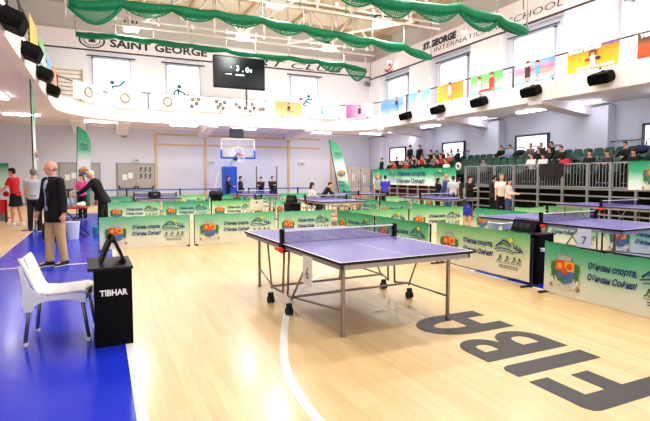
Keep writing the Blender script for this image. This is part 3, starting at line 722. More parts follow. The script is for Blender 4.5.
# wall spot on the right end of the back wall
p = onY(376.5, 86, YB); t = thing('wall_spot_lamp', 'small grey floodlight high in the far right corner', 'floodlight', (16.75, YB - .35, p.z))
build('head', MB().box((-.22, -.15, -.14), (.22, .05, .14), bev=.03, rot=Matrix.Rotation(.5, 3, 'Z')), mat('grey metal', (140, 138, 136), .5, .4), t); build('arm', MB().rod((0, 0, 0), (0, .25, .05), .03), black, t)
for i, (px, py) in enumerate(((556, 32), (456, 31), (394, 57))):
    p = onX(px, py, XR - 1.0) if i else onX(540, 8, XR - 1.0)
for i, y in enumerate((19.4, 26.3)):
    t = thing('spot_lamp', ['small round lit spot lamp below the right sign, near one', 'small round lit spot lamp below the right sign, far one'][i], 'spot lamp', (XR - .95, y, 8.75))
    build('lens', MB().ball((0, 0, 0), (.12, .12, .07), 10), bay_e, t); build('stem', MB().rod((0, 0, .05), (.1, 0, .5), .025), lampw, t); build('shade', MB().loft([((0, 0, .0), (1, 0, 0), (0, 1, 0), .16, .16), ((0, 0, .16), (1, 0, 0), (0, 1, 0), .07, .07)], 10), lampw, t)

# ------------------------------------------------------------------ big scoreboard
sa, sb = onY(213.5, 56, BY - .35), onY(265, 92, BY - .35)
bl_gloss = mat('black scoreboard glass', (10, 13, 15), .3, spec=.25); led = mat('white lit digits', (230, 240, 245), .4, emit=1.6)
t = thing('scoreboard', 'large black electronic scoreboard above the back balcony railing', 'scoreboard', (sa.x, BY - .35, 6.25))
W_ = sb.x - sa.x; H_ = 1.68
build('case', MB().box((0, 0, 0), (W_, .22, H_), bev=.02), mat('black scoreboard case', (14, 17, 19), .5, spec=.2), t)
build('screen', MB().box((.08, -.012, .08), (W_ - .08, .002, H_ - .08)), bl_gloss, t)
q = MB()
q.bm.free()
for s_, u, z_ in (('3', .42, .92), ('0', .61, .88), ('.', .54, .9)): add('lit_digit', text_mesh(s_, .4, .002), led, t, (W_ * u, -.02, z_))
for a, z0, b_, z1 in ((.7, .9, .73, 1.05), (.22, .71, .34, .725), (.42, .68, .58, .74), (.32, 1.06, .335, 1.1)): build('lit_bar', MB().box((W_ * a, -.018, z0), (W_ * b_, -.014, z1)), led, t)
build('bracket', MB().box((W_ * .62, .05, -.9), (W_ * .65, .15, 0)), rail_m, t)

# ------------------------------------------------------------------ basketball stand
t = thing('basketball_hoop', 'portable basketball stand with blue padded base and clear backboard', 'basketball hoop', (6.35, 26.0, 0))
bpad = mat('blue vinyl padding', (30, 84, 190), .45); wsteel = mat('white painted steel', (232, 232, 232), .4)
glass, nt, b = nodes('clear backboard glass'); b.inputs['Base Color'].default_value = (.93, .97, .97, 1); b.inputs['Roughness'].default_value = .08; b.inputs['Alpha'].default_value = .13
hx = onY(239, 150, 25.4).x - 6.35
q = MB(); q.prism([(-.75, -.9, 0), (.55, -.9, 0), (.55, -.9, .3), (.25, -.9, 2.3 - .12), (-.3, -.9, 2.18), (-.35, -.9, .9)], (0, 1, 0), 1.2); bmesh.ops.bevel(q.bm, geom=list(q.bm.edges), offset=.05, segments=2, affect='EDGES')
q2 = MB(); q2.box((-.38, -.5, .12), (.3, .3, 2.05), bev=.06); build('padded_column', q2, bpad, t)
q2 = MB(); q2.prism([(-.85, -.6, 0), (.9, -.6, 0), (.45, -.6, .75), (-.42, -.6, .75)], (0, 1, 0), 1.4); build('padded_base', q2, bpad, t); q.bm.free()
arm = build('boom_arm', MB().rod((-.1, 0, 1.9), (hx - .1, -.25, 2.8), .11, .09).rod((-.15, .2, 1.7), (hx - .3, -.2, 2.95), .05), wsteel, t, smooth=True)
build('boom_pad', MB().rod((hx * .55, -.16, 2.44), (hx + .1, -.32, 2.78), .16, .13), bpad, arm, smooth=True)
zb = onY(239, 158.0, 25.6).z; zt = onY(239, 138.8, 25.6).z; hw = .92
bd = build('backboard', MB().box((hx - hw, -.44, zb), (hx + hw, -.4, zt)), glass, t)
q = MB()
for a, c in (((-hw, zb), (-hw + .05, zt)), ((hw - .05, zb), (hw, zt)), ((-hw, zt - .05), (hw, zt)), ((-hw, zb), (hw, zb + .05))): q.box((hx + a[0], -.46, a[1]), (hx + c[0], -.39, c[1]))
for a, c in (((-.3, zb + .12), (-.25, zb + .57)), ((.25, zb + .12), (.3, zb + .57)), ((-.3, zb + .52), (.3, zb + .57))): q.box((hx + a[0], -.452, a[1]), (hx + c[0], -.445, c[1]))
q.box((hx - .02, -.39, zb), (hx + .02, -.36, zt))
build('board_frame', q, wsteel, bd)
build('edge_pad', MB().box((hx - hw - .03, -.48, zb - .05), (hx + hw + .03, -.37, zb + .05), bev=.02).box((hx - hw - .03, -.48, zb), (hx - hw + .06, -.37, zb + .42), bev=.02).box((hx + hw - .06, -.48, zb), (hx + hw + .03, -.37, zb + .42), bev=.02), bpad, bd)
q = MB(); q.tube([(hx + .05 + .225 * math.cos(a), -.85 + .225 * math.sin(a), zb + .14) for a in [2 * PI * k / 20 for k in range(21)]], .018, 6); q.box((hx - .05, -.62, zb + .08), (hx + .15, -.44, zb + .16))
build('rim', q, mat('orange rim', (226, 88, 40), .4), t, smooth=False)
q = MB()
for k in range(12):
    a = 2 * PI * k / 12; c = 2 * PI * (k + 1) / 12
    q.rod((hx + .05 + .22 * math.cos(a), -.85 + .22 * math.sin(a), zb + .13), (hx + .05 + .13 * math.cos(c), -.85 + .13 * math.sin(c), zb - .25), .008, n=4)
build('net', q, disc_m, t)
p = onY(237, 132.5, 25.6); build('shot_clock', MB().box((p.x - 6.35 - .37, -.42, zt + .04), (p.x - 6.35 + .37, -.2, zt + .56), bev=.02).box((p.x - 6.35 - .03, -.3, zt - .02), (p.x - 6.35 + .03, -.24, zt + .05)), mat('dark shot clock', (44, 50, 58), .4), t)
for i, (dx, h_) in enumerate(((-1.05, 1.9),)):
    build('stay', MB().rod((-.55, .2, 1.75), (-.95, .3, .1), .025), wsteel, t, smooth=True)

# ------------------------------------------------------------------ grandstand
steel = mat('grey painted steel', (150, 152, 158), .45, .3); deck_m = mat('dark stand deck', (40, 44, 48), .7); seat_m = mat('dark green plastic seat', (22, 74, 60), .35, vary=.15)
darkv = mat('dark void shade', (16, 20, 22), .9); maroon = mat('maroon side cloth', (96, 26, 36), .8)
SY0, SY1 = 3.0, 24.45
st = thing('grandstand', 'long grandstand of dark green seats behind grey steel railings', 'grandstand', (BX, SY0, 0))
DK = [(14.6, 15.4, 1.19), (15.4, 16.2, 1.47), (16.2, 16.97, 1.72), (16.97, 17.5, 1.72)]
q = MB()
for xa, xb, z in DK: q.box((xa, SY0, z - .12), (xb, SY1, z))
for xa, xb, z in DK[:2]: q.box((xb - .02, SY0, z - .05), (xb, SY1, z + .29))
def loc(o, par): o.location = Vector(o.location) - Vector(par.location); return o
loc(build('deck', q, deck_m, st), st)
loc(build('void_sheet', MB().box((15.3, SY0, .0), (15.34, 17.2, 1.05)), darkv, st), st)  # dark sheet standing in for the shade under the decks
loc(build('maroon_cloth', MB().box((15.0, 17.2, .0), (15.04, SY1, 1.05)), maroon, st), st)
YP = [24.2, 22.95, 21.95, 21.0, 20.1, 19.2, 18.25, 17.3, 16.6, 15.8, 14.9, 13.87, 12.72, 11.69, 10.74, 9.95, 9.14, 8.35, 7.5, 6.6, 5.6, 4.6]
for y in YP: loc(build('post', MB().box((BX - .04, y - .035, 0), (BX + .04, y + .035, 1.97 if y < 16.7 else 1.3)), steel, st), st)
for i, (a, b_) in enumerate(zip(YP, YP[1:])):
    q = MB()
    for z in (.3, .6, .88, 1.1): q.box((BX - .025, b_ + .03, z - .025), (BX + .025, a - .03, z + .025))
    loc(build('cross_rail', q, steel, st), st)
    if a < 16.7:
        q = MB(); q.tube([(BX, b_ + .06, 1.14), (BX, b_ + .06, 1.9), (BX, b_ + .1, 1.95), (BX, a - .1, 1.95), (BX, a - .06, 1.9), (BX, a - .06, 1.14)], .022, 6); q.box((BX - .02, b_ + .06, 1.14), (BX + .02, a - .06, 1.19))
        nb = max(4, int((a - b_) / .125))
        for k in range(1, nb): q.rod((BX, b_ + .06 + (a - b_ - .12) * k / nb, 1.15), (BX, b_ + .06 + (a - b_ - .12) * k / nb, 1.94), .013, n=5)
        loc(build('railing_panel', q, steel, st), st)
q = MB()
for a, b_ in zip(YP[::2], YP[2::2]): q.tube([(17.4, b_ + .05, 1.72), (17.4, b_ + .05, 2.75), (17.4, b_ + .12, 2.83), (17.4, a - .12, 2.83), (17.4, a - .05, 2.75), (17.4, a - .05, 1.72)], .028, 6); q.rod((17.4, b_ + .05, 2.45), (17.4, a - .05, 2.45), .02, n=5)
loc(build('rear_rail', q, mat('mid grey steel rail', (118, 122, 130), .45, .3), st), st)
q = MB(); q.box((-.2, -.175, -.03), (.22, .175, .02), bev=.012); 
q.prism([(.17, -.17, .0), (.17, .17, .0), (.24, .19, .24), (.262, .185, .36), (.267, .14, .425), (.27, .0, .44), (.267, -.14, .425), (.262, -.185, .36), (.24, -.19, .24)], (1, 0, .12), .04); q.box((-.05, -.05, -.42), (.05, .05, -.03))
seat_me = q.mesh('seat'); seat_me.materials.append(seat_m)
ns = 0
SEATROWS = ((15.06, 1.19), (15.86, 1.47), (16.64, 1.72)); TAKEN = [[], [], []]
def add_seat(r, y): 
    sx, z = SEATROWS[r]; o = bpy.data.objects.new('seat', seat_me); COL.objects.link(o); o.parent = st; o.location = Vector((sx, y, z + .43)) - Vector(st.location); TAKEN[r].append(y)
# ------------------------------------------------------------------ court surround barriers
BL_, BHT = 1.8, .69
cl_pale = grad_mat('pale green banner cloth', [(0, (238, 232, 214)), (.35, (228, 232, 212)), (.72, (164, 212, 176)), (1, (92, 186, 142))], lo=0, hi=BHT, noise=.18)
cl_deep = grad_mat('deep green banner cloth', [(0, (236, 236, 224)), (.3, (222, 234, 218)), (.66, (120, 198, 162)), (1, (30, 150, 108))], lo=0, hi=BHT, noise=.22)
cl_lime = grad_mat('yellow green banner cloth', [(0, (244, 238, 222)), (.4, (232, 234, 212)), (.75, (164, 212, 158)), (1, (84, 178, 112))], lo=0, hi=BHT, noise=.18)
ink_b = mat('navy blue lettering', (36, 58, 128), .6); ink_g = mat('dark teal print', (44, 96, 92), .6); sun = mat('yellow sun print', (244, 208, 40), .6)
silver = mat('silver grey crown print', (176, 182, 184), .6); shield_r = mat('red orange shield print', (214, 88, 44), .6); shield_y = mat('amber shield print', (240, 172, 44), .6); shield_b = mat('slate blue shield print', (84, 122, 176), .6)
laurel = mat('green laurel print', (70, 128, 80), .6); ribbon_m = mat('cream ribbon print', (232, 226, 216), .6); tan_p = mat('tan print', (170, 130, 90), .6)
def wob(x_, z_): return .013 * math.sin(x_ * 5.1 + 1.2 * z_) * (.4 + z_) + .005 * math.sin(x_ * 9 + z_ * 6)
def bend(me, off):
    for v in me.vertices: v.co.y = wob(v.co.x, v.co.z) - off + v.co.y
    return me
def emblem_me():
    q = MB(); cx, cz = .31, .335
    def P(l): return [(cx + a, cz + b_) for a, b_ in l]
    q.mi = 0
    q.art(P([(-.085, .13), (.085, .13), (.1, .21), (.055, .175), (.045, .225), (.02, .18), (0, .235), (-.02, .18), (-.045, .225), (-.055, .175), (-.1, .21)]))
    q.mi = 4
    for s in (-1, 1):
        for k in range(5): q.disc((cx + s * (.165 + .012 * math.sin(k * 2)), cz + .07 - k * .045), (.035, .02), y=-.0002, n=8)
        q.art(P([(s * .14, .11), (s * .2, .09), (s * .19, -.1), (s * .15, -.06)]), .0005)
    q.mi = 1; q.art(P([(-.135, .125), (0, .125), (0, 0), (-.135, 0)]), -.001)
    q.mi = 2; q.art(P([(0, .125), (.135, .125), (.135, 0), (0, 0)]), -.001)
    q.mi = 3; q.art(P([(.135, 0), (.135, -.06), (.1, -.13), (0, -.17), (0, 0)]), -.001); q.mi = 4; q.art(P([(-.135, 0), (0, 0), (0, -.17), (-.1, -.13), (-.135, -.06)]), -.001)
    q.mi = 3; q.disc((cx - .06, cz - .06), .05, y=-.0015)
    q.mi = 2; q.disc((cx - .068, cz + .06), .038, y=-.0015); q.mi = 1; q.disc((cx + .068, cz + .06), .038, y=-.0015); q.disc((cx, cz), (.04, .048), y=-.002)
    q.mi = 5; q.stroke(P([(-.19, -.1), (-.17, -.16), (-.1, -.2), (0, -.215), (.1, -.2), (.17, -.16), (.19, -.1)]), .04, -.0012)
    q.mi = 6; q.stroke(P([(-.17, -.165), (-.21, -.21), (-.17, -.225)]), .022, -.001); q.stroke(P([(.17, -.165), (.21, -.21), (.17, -.225)]), .022, -.001)
    for k in range(7): q.stroke(P([(-.1 + k * .033, -.205 + .004 * abs(k - 3)), (-.09 + k * .033, -.205 + .004 * abs(k - 3))]), .018, -.002)
    return bend(q.mesh('emblem', norm=False), .013)
def logo_me():
    q = MB(); q.mi = 0
    q.stroke([(1.24, .44), (1.3, .49), (1.37, .55), (1.43, .535), (1.5, .47)], .022); q.art([(1.36, .555), (1.42, .55), (1.46, .5), (1.4, .53)])
    q.stroke([(1.22, .405), (1.34, .43), (1.46, .425), (1.54, .395), (1.66, .41)], .014); q.stroke([(1.25, .37), (1.4, .395), (1.55, .365)], .01)
    q.mi = 3; q.stroke([(1.3, .47), (1.38, .5), (1.46, .46)], .02)
    q.mi = 1; q.disc((1.5, .565), .034, y=-.0005)
    q.mi = 0
    for k, x_ in enumerate((1.56, 1.615, 1.665)):
        q.stroke([(x_ - .015, .53 - k * .02), (x_ - .005, .445 - k * .015), (x_ + .02, .47 - k * .015), (x_ + .035, .43 - k * .012)], .014)
    q.mi = 2
    for k, x_ in enumerate((1.3, 1.42, 1.54, 1.63)):
        q.disc((x_ + .02, .315), .015, n=8); q.stroke([(x_ - .03, .235), (x_, .265), (x_ + .012, .3), (x_ + .05, .275)], .013); q.stroke([(x_, .265), (x_ + .035, .235)], .012)
    q.stroke([(1.26, .215), (1.68, .225)], .006)
    for r in range(2):
        for k in range(8): q.stroke([(1.31 + k * .04, .18 - r * .028), (1.338 + k * .04, .18 - r * .028)], .012)
    return bend(q.mesh('logo', norm=False), .013)
def cloth_me(L, sag, name='cloth'):
    q = MB(); nx, nz = 26, 8; G = []
    for j in range(nz + 1):
        row = []
        for i in range(nx + 1):
            x_ = L * i / nx; z_ = .02 + (BHT - .02) * j / nz
            zz = z_ - sag * (j / nz) ** 2 * (max(0, math.sin(PI * i / nx)) ** .8) - .006 * math.sin(i * 1.7) * (j == nz)
            row.append(q.bm.verts.new((x_, wob(x_, z_), zz)))
        G.append(row)
    for j in range(nz):
        for i in range(nx): q.bm.faces.new((G[j][i], G[j][i + 1], G[j + 1][i + 1], G[j + 1][i]))
    return q.mesh(name, True, False)
t1 = text_mesh('Обичам спорта,', .105, .0035, .32, .56); t2 = text_mesh('Обичам София!', .105, .0035, .32, .58)
q = MB(); join_mesh(q, t1, (.63, 0, .425)); join_mesh(q, t2, (.62, 0, .285)); letter_me = bend(q.mesh('lettering', norm=False), .013)
EM, LG = emblem_me(), logo_me()
for mm in (silver, shield_r, shield_y, shield_b, laurel, ribbon_m, tan_p): EM.materials.append(mm)
for mm in (ink_b, sun, ink_g, laurel): LG.materials.append(mm)
letter_me.materials.append(ink_b)
CL = {}
for nm, mm in (('pale', cl_pale), ('deep', cl_deep), ('lime', cl_lime)):
    for sg in (0, .05):
        me = cloth_me(BL_, sg); me.materials.append(mm); CL[nm, sg] = me
frame_b = mat('black barrier frame', (30, 32, 34), .45)
q = MB()
for x_ in (.0, BL_): q.box((x_ - .012, .022, .0), (x_ + .012, .046, BHT - .01))
q.box((0, .024, BHT - .05), (BL_, .044, BHT - .03)); q.box((0, .024, .05), (BL_, .044, .07)); q.mesh
FR = q.mesh('frame'); FR.materials.append(frame_b)
q = MB(); q.box((-.02, -.12, 0), (.02, .16, .025), bev=.005); FT = q.mesh('foot'); FT.materials.append(frame_b)
NB = [0]
def barrier(label, x, y, rz, cloth='pale', L=BL_, sag=0, art=True, z=0, full=True, lift=0):
    NB[0] += 1
    t = thing('court_barrier', label, 'barrier', (x, y, z), rz, 'green and white court barriers')
    s = L / BL_
    def c(n, me): o = bpy.data.objects.new(n, me); COL.objects.link(o); o.parent = t; return o
    cl = c('cloth', CL[cloth, sag]); cl.scale.x = s; cl.location.z = lift
    f = c('frame', FR); f.scale.x = s
    for x_ in (.03, L - .03): o = c('foot', FT); o.location.x = x_
    if art:
        e = c('emblem', EM); e.scale.x = s; e.location.z = lift
        if full:
            l1 = c('lettering', letter_me); l2 = c('logo', LG)
            l1.scale.x = s; l2.scale.x = s; l1.location.z = lift; l2.location.z = lift
    return t
def row_x(x0, y, n, names, cloth, L=BL_, gap=.07, **k):
    for i in range(n): barrier(names[i], x0 + i * (L + gap), y, 0, cloth[i] if isinstance(cloth, list) else cloth, L, **k)
# row behind the near table
barrier('pale green cloth barrier right behind the black umpire stand, leftmost of its row', -.06, 10.86, 0, 'pale')
barrier('pale green cloth barrier behind the far left corner of the near table', 1.86, 10.86, 0, 'pale', 1.86)
barrier('pale green cloth barrier directly behind the net of the near table', 3.82, 10.86, 0, 'pale', 1.4)
# column right of the near table, clothes facing the table (rz=-90: x runs toward -Y)
barrier('deep green cloth barrier at the far right corner behind the near table', 5.3, 10.7, -PI / 2, 'deep', 1.75)
barrier('deep green cloth barrier right of the net post of the near table', 5.3, 8.85, -PI / 2, 'deep', 1.85)
barrier('yellowish green cloth barrier with sun logo right behind the near table corner', 5.32, 6.82, -PI / 2, 'lime', 2.05, lift=.05)
barrier('large green cloth barrier cut by the right picture edge, blue slogan in full view', 5.3, 4.52, -PI / 2, 'deep', 1.85, sag=.05)
# second row on the left
barrier('green cloth barrier beside the stooping man in the dark suit', .14, 16.75, 0, 'pale', 1.62)
barrier('green cloth barrier, second in the row behind the front left barrier', 1.83, 16.6, 0, 'deep', 1.5)
barrier('yellowish green cloth barrier left of the small black stand in mid hall', 3.4, 16.45, 0, 'lime', 1.5)
barrier('pale green cloth barrier right of the small black stand in mid hall', 5.55, 16.1, 0, 'pale', 1.0)
# third row
barrier('small green cloth barrier in front of the right-hand grey door', .3, 21.6, 0, 'deep', 1.15)
barrier('small pale green cloth barrier beyond the table with the black case', 2.95, 22.0, 0, 'lime', 1.3)
for i, xx in enumerate((4.4, 6.1, 7.8, 9.5)):
    barrier('teal green cloth barrier in the far row by the hoop, %s from the left' % ORD[i], xx, 22.0, 0, 'deep', 1.62, sag=.05 if i % 2 else 0)
# middle court
barrier('yellow green cloth barrier in front of the middle table, left one', 5.48, 10.45, 0, 'lime', 1.76)
barrier('yellow green cloth barrier in front of the boy with blue shorts', 7.32, 10.5, 0, 'lime', 1.78)
for i, yy in enumerate((16.2, 14.35, 12.5)):
    barrier('green barrier in the row behind the boy in blue shorts, %s from the rear' % ORD[i], 8.78, yy, -PI / 2, 'deep', 1.72)
# row behind table seven
for i, yy in enumerate((10.0, 8.15, 6.3, 4.45)):
    barrier('green cloth barrier in the row behind the table with number 7, %s from the rear' % ORD[i], 9.05, yy, -PI / 2, 'deep', 1.78)
barrier('short limp green barrier behind the table with number 7, left of a black post', 10.35, 9.85, 0, 'lime', 1.2, sag=.05, full=False)
barrier('drooping light green barrier in front of the stand behind table number 7', 11.62, 9.8, 0, 'lime', 1.75, sag=.05, full=False)
# in front of the stand
barrier('yellow green barrier in front of the stand below the big green banner', 10.8, 17.2, -.12, 'lime', 1.6)
barrier('pale green barrier in front of the stand right of the boy in blue', 12.5, 16.9, -.12, 'lime', 1.6)

# big banners hung on the stand
def stand_banner(label, y0, y1, cloth, h=.86, z0=1.06):
    w = y0 - y1; t = thing('hanging_banner', label, 'banner', (BX - .07, y0, z0), -PI / 2)
    q = MB(); n_ = 24
    G = [[q.bm.verts.new((w * i / n_, .03 * math.sin(i * .9) * (1 - j / 4), h * j / 4)) for i in range(n_ + 1)] for j in range(5)]
    for j in range(4):
        for i in range(n_): q.bm.faces.new((G[j][i], G[j][i + 1], G[j + 1][i + 1], G[j + 1][i]))
    build('cloth', q, cloth, t, smooth=True, norm=False)
    return t, w
cl_stand = grad_mat('large green stand banner cloth', [(0, (236, 242, 238)), (.3, (214, 236, 224)), (.65, (80, 186, 140)), (1, (10, 140, 96))], lo=0, hi=.86, noise=.2)
t, w = stand_banner('long green and white banner hung on the left part of the stand', 24.4, 17.15, cl_stand)
def put(n, me, par, x, z, s, sx=None, y=-.05):
    o = bpy.data.objects.new(n, me); COL.objects.link(o); o.parent = par; o.location = (x, y, z); o.scale = (sx or s, 1, s); return o
put('emblem', EM, t, .05, -.05, 1.3, 1.8); put('logo', LG, t, -.35, -.08, 1.4, 1.65); put('logo', LG, t, 3.2, -.08, 1.4, 2.0)
q = MB(); join_mesh(q, text_mesh('Обичам спорта,', .3, .008, .32, 2.5), (2.55, -.05, .5)); join_mesh(q, text_mesh('Обичам София!', .3, .008, .32, 2.5), (2.5, -.05, .12)); build('lettering', q, ink_b, t, norm=False)
t, w = stand_banner('green banner with city crest on the stand railing at the right picture edge', 9.36, 5.6, cl_stand, .86, 1.12)
put('emblem', EM, t, .28, -.16, 1.7); q = MB(); join_mesh(q, text_mesh('Обичам спорта,', .22, .006, .32, 1.5), (1.5, -.05, .5)); join_mesh(q, text_mesh('Обичам София!', .22, .006, .32, 1.5), (1.45, -.05, .2)); build('lettering', q, ink_b, t, norm=False)

# ------------------------------------------------------------------ table tennis tables
top_m = mat('violet blue table top', (108, 100, 172), .34, vary=.04, scale=2); edge_m = mat('black table edge band', (26, 26, 32), .5); apron = mat('grey steel table apron', (176, 170, 172), .4, .3)
leg_m = mat('beige grey steel table leg', (158, 148, 140), .35, .6); cast = mat('black caster', (28, 28, 30), .5); knob = mat('orange red clamp knob', (232, 70, 36), .4)
m, nt, b = nodes('table net mesh')
tc = nt.nodes.new('ShaderNodeTexCoord'); ck = nt.nodes.new('ShaderNodeTexBrick'); ck.offset = 0
mp = nt.nodes.new('ShaderNodeMapping'); mp.inputs['Rotation'].default_value = (PI / 2, 0, 0)
ck.inputs['Scale'].default_value = 1; ck.inputs['Brick Width'].default_value = .014; ck.inputs['Row Height'].default_value = .014; ck.inputs['Mortar Size'].default_value = .0021; ck.inputs['Mortar Smooth'].default_value = 0
nt.links.new(tc.outputs['Object'], mp.inputs[0]); nt.links.new(mp.outputs[0], ck.inputs[0]); nt.links.new(ck.outputs['Fac'], b.inputs['Alpha'])
b.inputs['Base Color'].default_value = srgb((64, 58, 110)); b.inputs['Roughness'].default_value = .8
netm = m
TM = {}
def half_top():
    q = MB(); xs = [-.7625, -.7425, -.003, .003, .7425, .7625]; ys = [.012, 1.35, 1.37]; z = .76
    for i in range(5):
        for j in range(2):
            q.mi = 1 if (i in (0, 2, 4) or j == 1) else 0
            q.poly([(xs[i], ys[j], z), (xs[i + 1], ys[j], z), (xs[i + 1], ys[j + 1], z), (xs[i], ys[j + 1], z)])
    q.mi = 2
    for a, c in (((-.7625, .012), (.7625, .012)), ((.7625, .012), (.7625, 1.37)), ((.7625, 1.37), (-.7625, 1.37)), ((-.7625, 1.37), (-.7625, .012))): q.poly([(*a, z), (*a, z - .026), (*c, z - .026), (*c, z)])
    q.poly([(-.7625, .012, z - .026), (-.7625, 1.37, z - .026), (.7625, 1.37, z - .026), (.7625, .012, z - .026)])
    me = q.mesh('table_top'); [me.materials.append(k) for k in (top_m, white, edge_m)]; return me
TM['table_top'] = half_top()
q = MB()
for a, c in (((-.74, .03), (-.715, 1.345)), ((.715, .03), (.74, 1.345)), ((-.74, 1.32), (.74, 1.345)), ((-.74, .03), (.74, .055))): q.box((a[0], a[1], .685), (c[0], c[1], .734))
TM['apron'] = q.mesh('apron'); TM['apron'].materials.append(apron)
def one(n, mb, mm, smooth=False): me = mb.mesh(n, smooth); me.materials.append(mm); TM[n] = me
one('leg', MB().box((-.014, -.014, .02), (.014, .014, .69)).box((-.018, -.018, 0), (.018, .018, .025)), leg_m)
q = MB()      # undercarriage of one half: cross tube, side tubes, U frame, diagonal struts
q.rod((-.78, .29, .2), (.78, .29, .2), .014)
for s in (-1, 1):
    q.rod((s * .77, .29, .17), (s * .7, .62, .7), .011); q.rod((s * .76, .28, .2), (s * .62, 1.14, .25), .011); q.rod((s * .7, .07, .7), (s * .72, .07, .17), .013); q.rod((s * .72, .07, .17), (s * .78, .29, .2), .013)
one('undercarriage', q, leg_m, True)
q = MB()
for d in (-.022, .022): q.rod((d - .011, 0, .043), (d + .011, 0, .043), .043, n=14)
q.box((-.012, -.022, .04), (.012, .022, .12)); q.box((-.032, -.018, .08), (.032, .018, .13), bev=.008)
one('caster', q, cast)
one('net', MB().poly([(-.765, 0, .762), (.765, 0, .762), (.765, 0, .9), (-.765, 0, .9)]), netm)
one('net_tape', MB().box((-.765, -.004, .895), (.765, .004, .9125)), white)
q = MB(); q.box((-.022, -.03, .755), (.022, .03, .925), bev=.006); q.box((-.03, -.04, .66), (.06, .04, .765), bev=.008); one('net_post', q, black)
q = MB(); q.rod((-.05, -.06, .70), (-.05, .06, .70), .022, n=10); q.rod((-.05, -.1, .70), (-.05, -.06, .70), .03, .03, n=10); q.rod((0, 0, .645), (0, 0, .68), .02, n=10); one('clamp_knob', q, knob, False)
def table(label, x, y, rz):
    t = thing('tennis_table', label, 'table', (x, y, 0), rz, 'violet blue table tennis tables')
    def c(n, l=(0, 0, 0), r=0, par=t): o = bpy.data.objects.new(n, TM[n]); COL.objects.link(o); o.parent = par; o.location = l; o.rotation_euler = (0, 0, r); return o
    for r in (0, PI):
        tp = c('table_top', r=r); c('apron', r=0, par=tp); uc = c('undercarriage', r=r)
        s = 1 if r == 0 else -1
        for x_ in (-.62, .62): c('leg', (x_, s * 1.16, 0))
        for x_ in (-.79, .79): c('caster', (x_, s * .28, 0))
    c('net'); c('net_tape')
    for s, r in ((-1, 0), (1, PI)): p = c('net_post', (s * .755, 0, 0), r); c('clamp_knob', par=p)
    return t
T6 = table('violet blue tennis table with number card 6, the nearest in full view', 2.655, 5.24, .036); T6.scale = (1.035, 1.03, 1)
table('violet blue tennis table with number card 7 on the right', 7.45, 5.85, .07)
table('tennis table behind the near table in mid hall, black legs seen under it', 6.75, 14.45, 0)
table('tennis table in front of the boy with blue shorts and the stand', 11.1, 14.2, 0)
table('tennis table far right by the stand, its end cut by the picture edge', 12.35, 8.2, 0)
table('tennis table on the left carrying a black case', 1.85, 19.2, 0)
table('tennis table in front of the trio of people near the hoop', 6.0, 20.2, 0)
table('far tennis table by the rolled steel fence, turned sideways', 10.05, 18.9, 1.52)
# number cards
card_m = mat('white number card', (240, 240, 238), .6)
def card(label, s, P, w, h, rz, lean=0):
    t = thing('number_card', label, 'number card', P, rz)
    build('sheet', MB().box((-w / 2, -.002, -h), (w / 2, .002, 0)), card_m, t)
    me = text_mesh(s, .17, 0, 0, None, 'CENTER'); o = add('number', me, rail_m, t, (0, -.004, -h * .78)); t.rotation_euler = (lean, 0, rz); return t
p = onX(312.5, 253.5, 1.9); card('white paper card with number 6 hanging from the near table edge', '6', (1.845, p.y, .735), .22, .29, -PI / 2 + .036, 0)
p = onX(586, 226, 6.66); card('white paper card with number 7 hanging from the right table edge', '7', (6.625, p.y, .735), .22, .3, -PI / 2 + .07, 0)

# ------------------------------------------------------------------ umpire stands, flip scoreboards, chairs
kblack = mat('matt black panel', (9, 9, 10), .6, vary=.15, spec=.2)
def umpire_stand(label, x, y, rz, h=.72, letters=True):
    t = thing('umpire_stand', label, 'umpire stand', (x, y, 0), rz)
    w, d = .3, .62
    build('front_panel', MB().box((-w / 2, 0, 0), (w / 2, .015, h - .02)), kblack, t)
    for s in (-1, 1): build('side_panel', MB().box((s * w / 2 - .008, .0, 0), (s * w / 2 + .008, d * .85, h - .02)), kblack, t)
    build('top_panel', MB().box((-w / 2 - .055, -.02, h - .025), (w / 2 + .02, d, h), bev=.004), mat('charcoal top panel', (34, 31, 31), .5, spec=.3), t)
    if letters:
        me = text_mesh('TIBHAR', .075, .003, 0, .232); o = add('lettering', me, whitep, t, (-.112, -.003, h * .645))
    return t
umpire_stand('black umpire stand with white lettering beside the white chair', .075, 4.68, .02)
umpire_stand('black umpire stand at the right, flip scoreboard standing on it', 5.72, 4.86, 0)
def flip_board(label, x, y, z, rz, w=.3, h=.24, rings=False):
    t = thing('flip_scoreboard', label, 'flip scoreboard', (x, y, z), rz)
    a = .4
    for s in (-1, 1):
        R_ = Matrix.Rotation(s * a, 3, 'Y')
        top = Vector((0, 0, h * .93))
        q = MB(); P_ = []
        for u, v in ((-w / 2, 0), (w / 2, 0), (w / 2, h), (-w / 2, h)): P_.append(top + Vector((s * math.sin(a) * v, u, -math.cos(a) * v)))
        q.prism(P_, Vector((s * math.cos(a), 0, math.sin(a))), .022)
        pn = build('panel', q, black, t)
        q = MB(); nn = Vector((s * math.cos(a), 0, math.sin(a))) * .026
        for u in (-w * .3, -.02, w * .22): q.prism([top + nn + Vector((s * math.sin(a) * v, u + du, -math.cos(a) * v)) for du, v in ((0, .05), (w * .22, .05), (w * .22, h * .75), (0, h * .75))], nn, .1)
        build('number_sheet', q, mat('dark number sheet', (46, 46, 50), .4), pn)
    q = MB()
    for k in range(8):
        y_ = -w / 2 + .03 + k * (w - .06) / 7; q.tube([(.0 + .022 * math.cos(g), y_, h * .95 + .028 * math.sin(g)) for g in [2 * PI * j / 8 for j in range(9)]], .006, 4)
    build('ring', q, black, t)
    return t
flip_board('black flip scoreboard opened like a tent on the left umpire stand', .075, 4.98, .72, .05)
flip_board('black flip scoreboard on the right umpire stand by table 7', 5.7, 5.2, .72, 0, .42, .17)
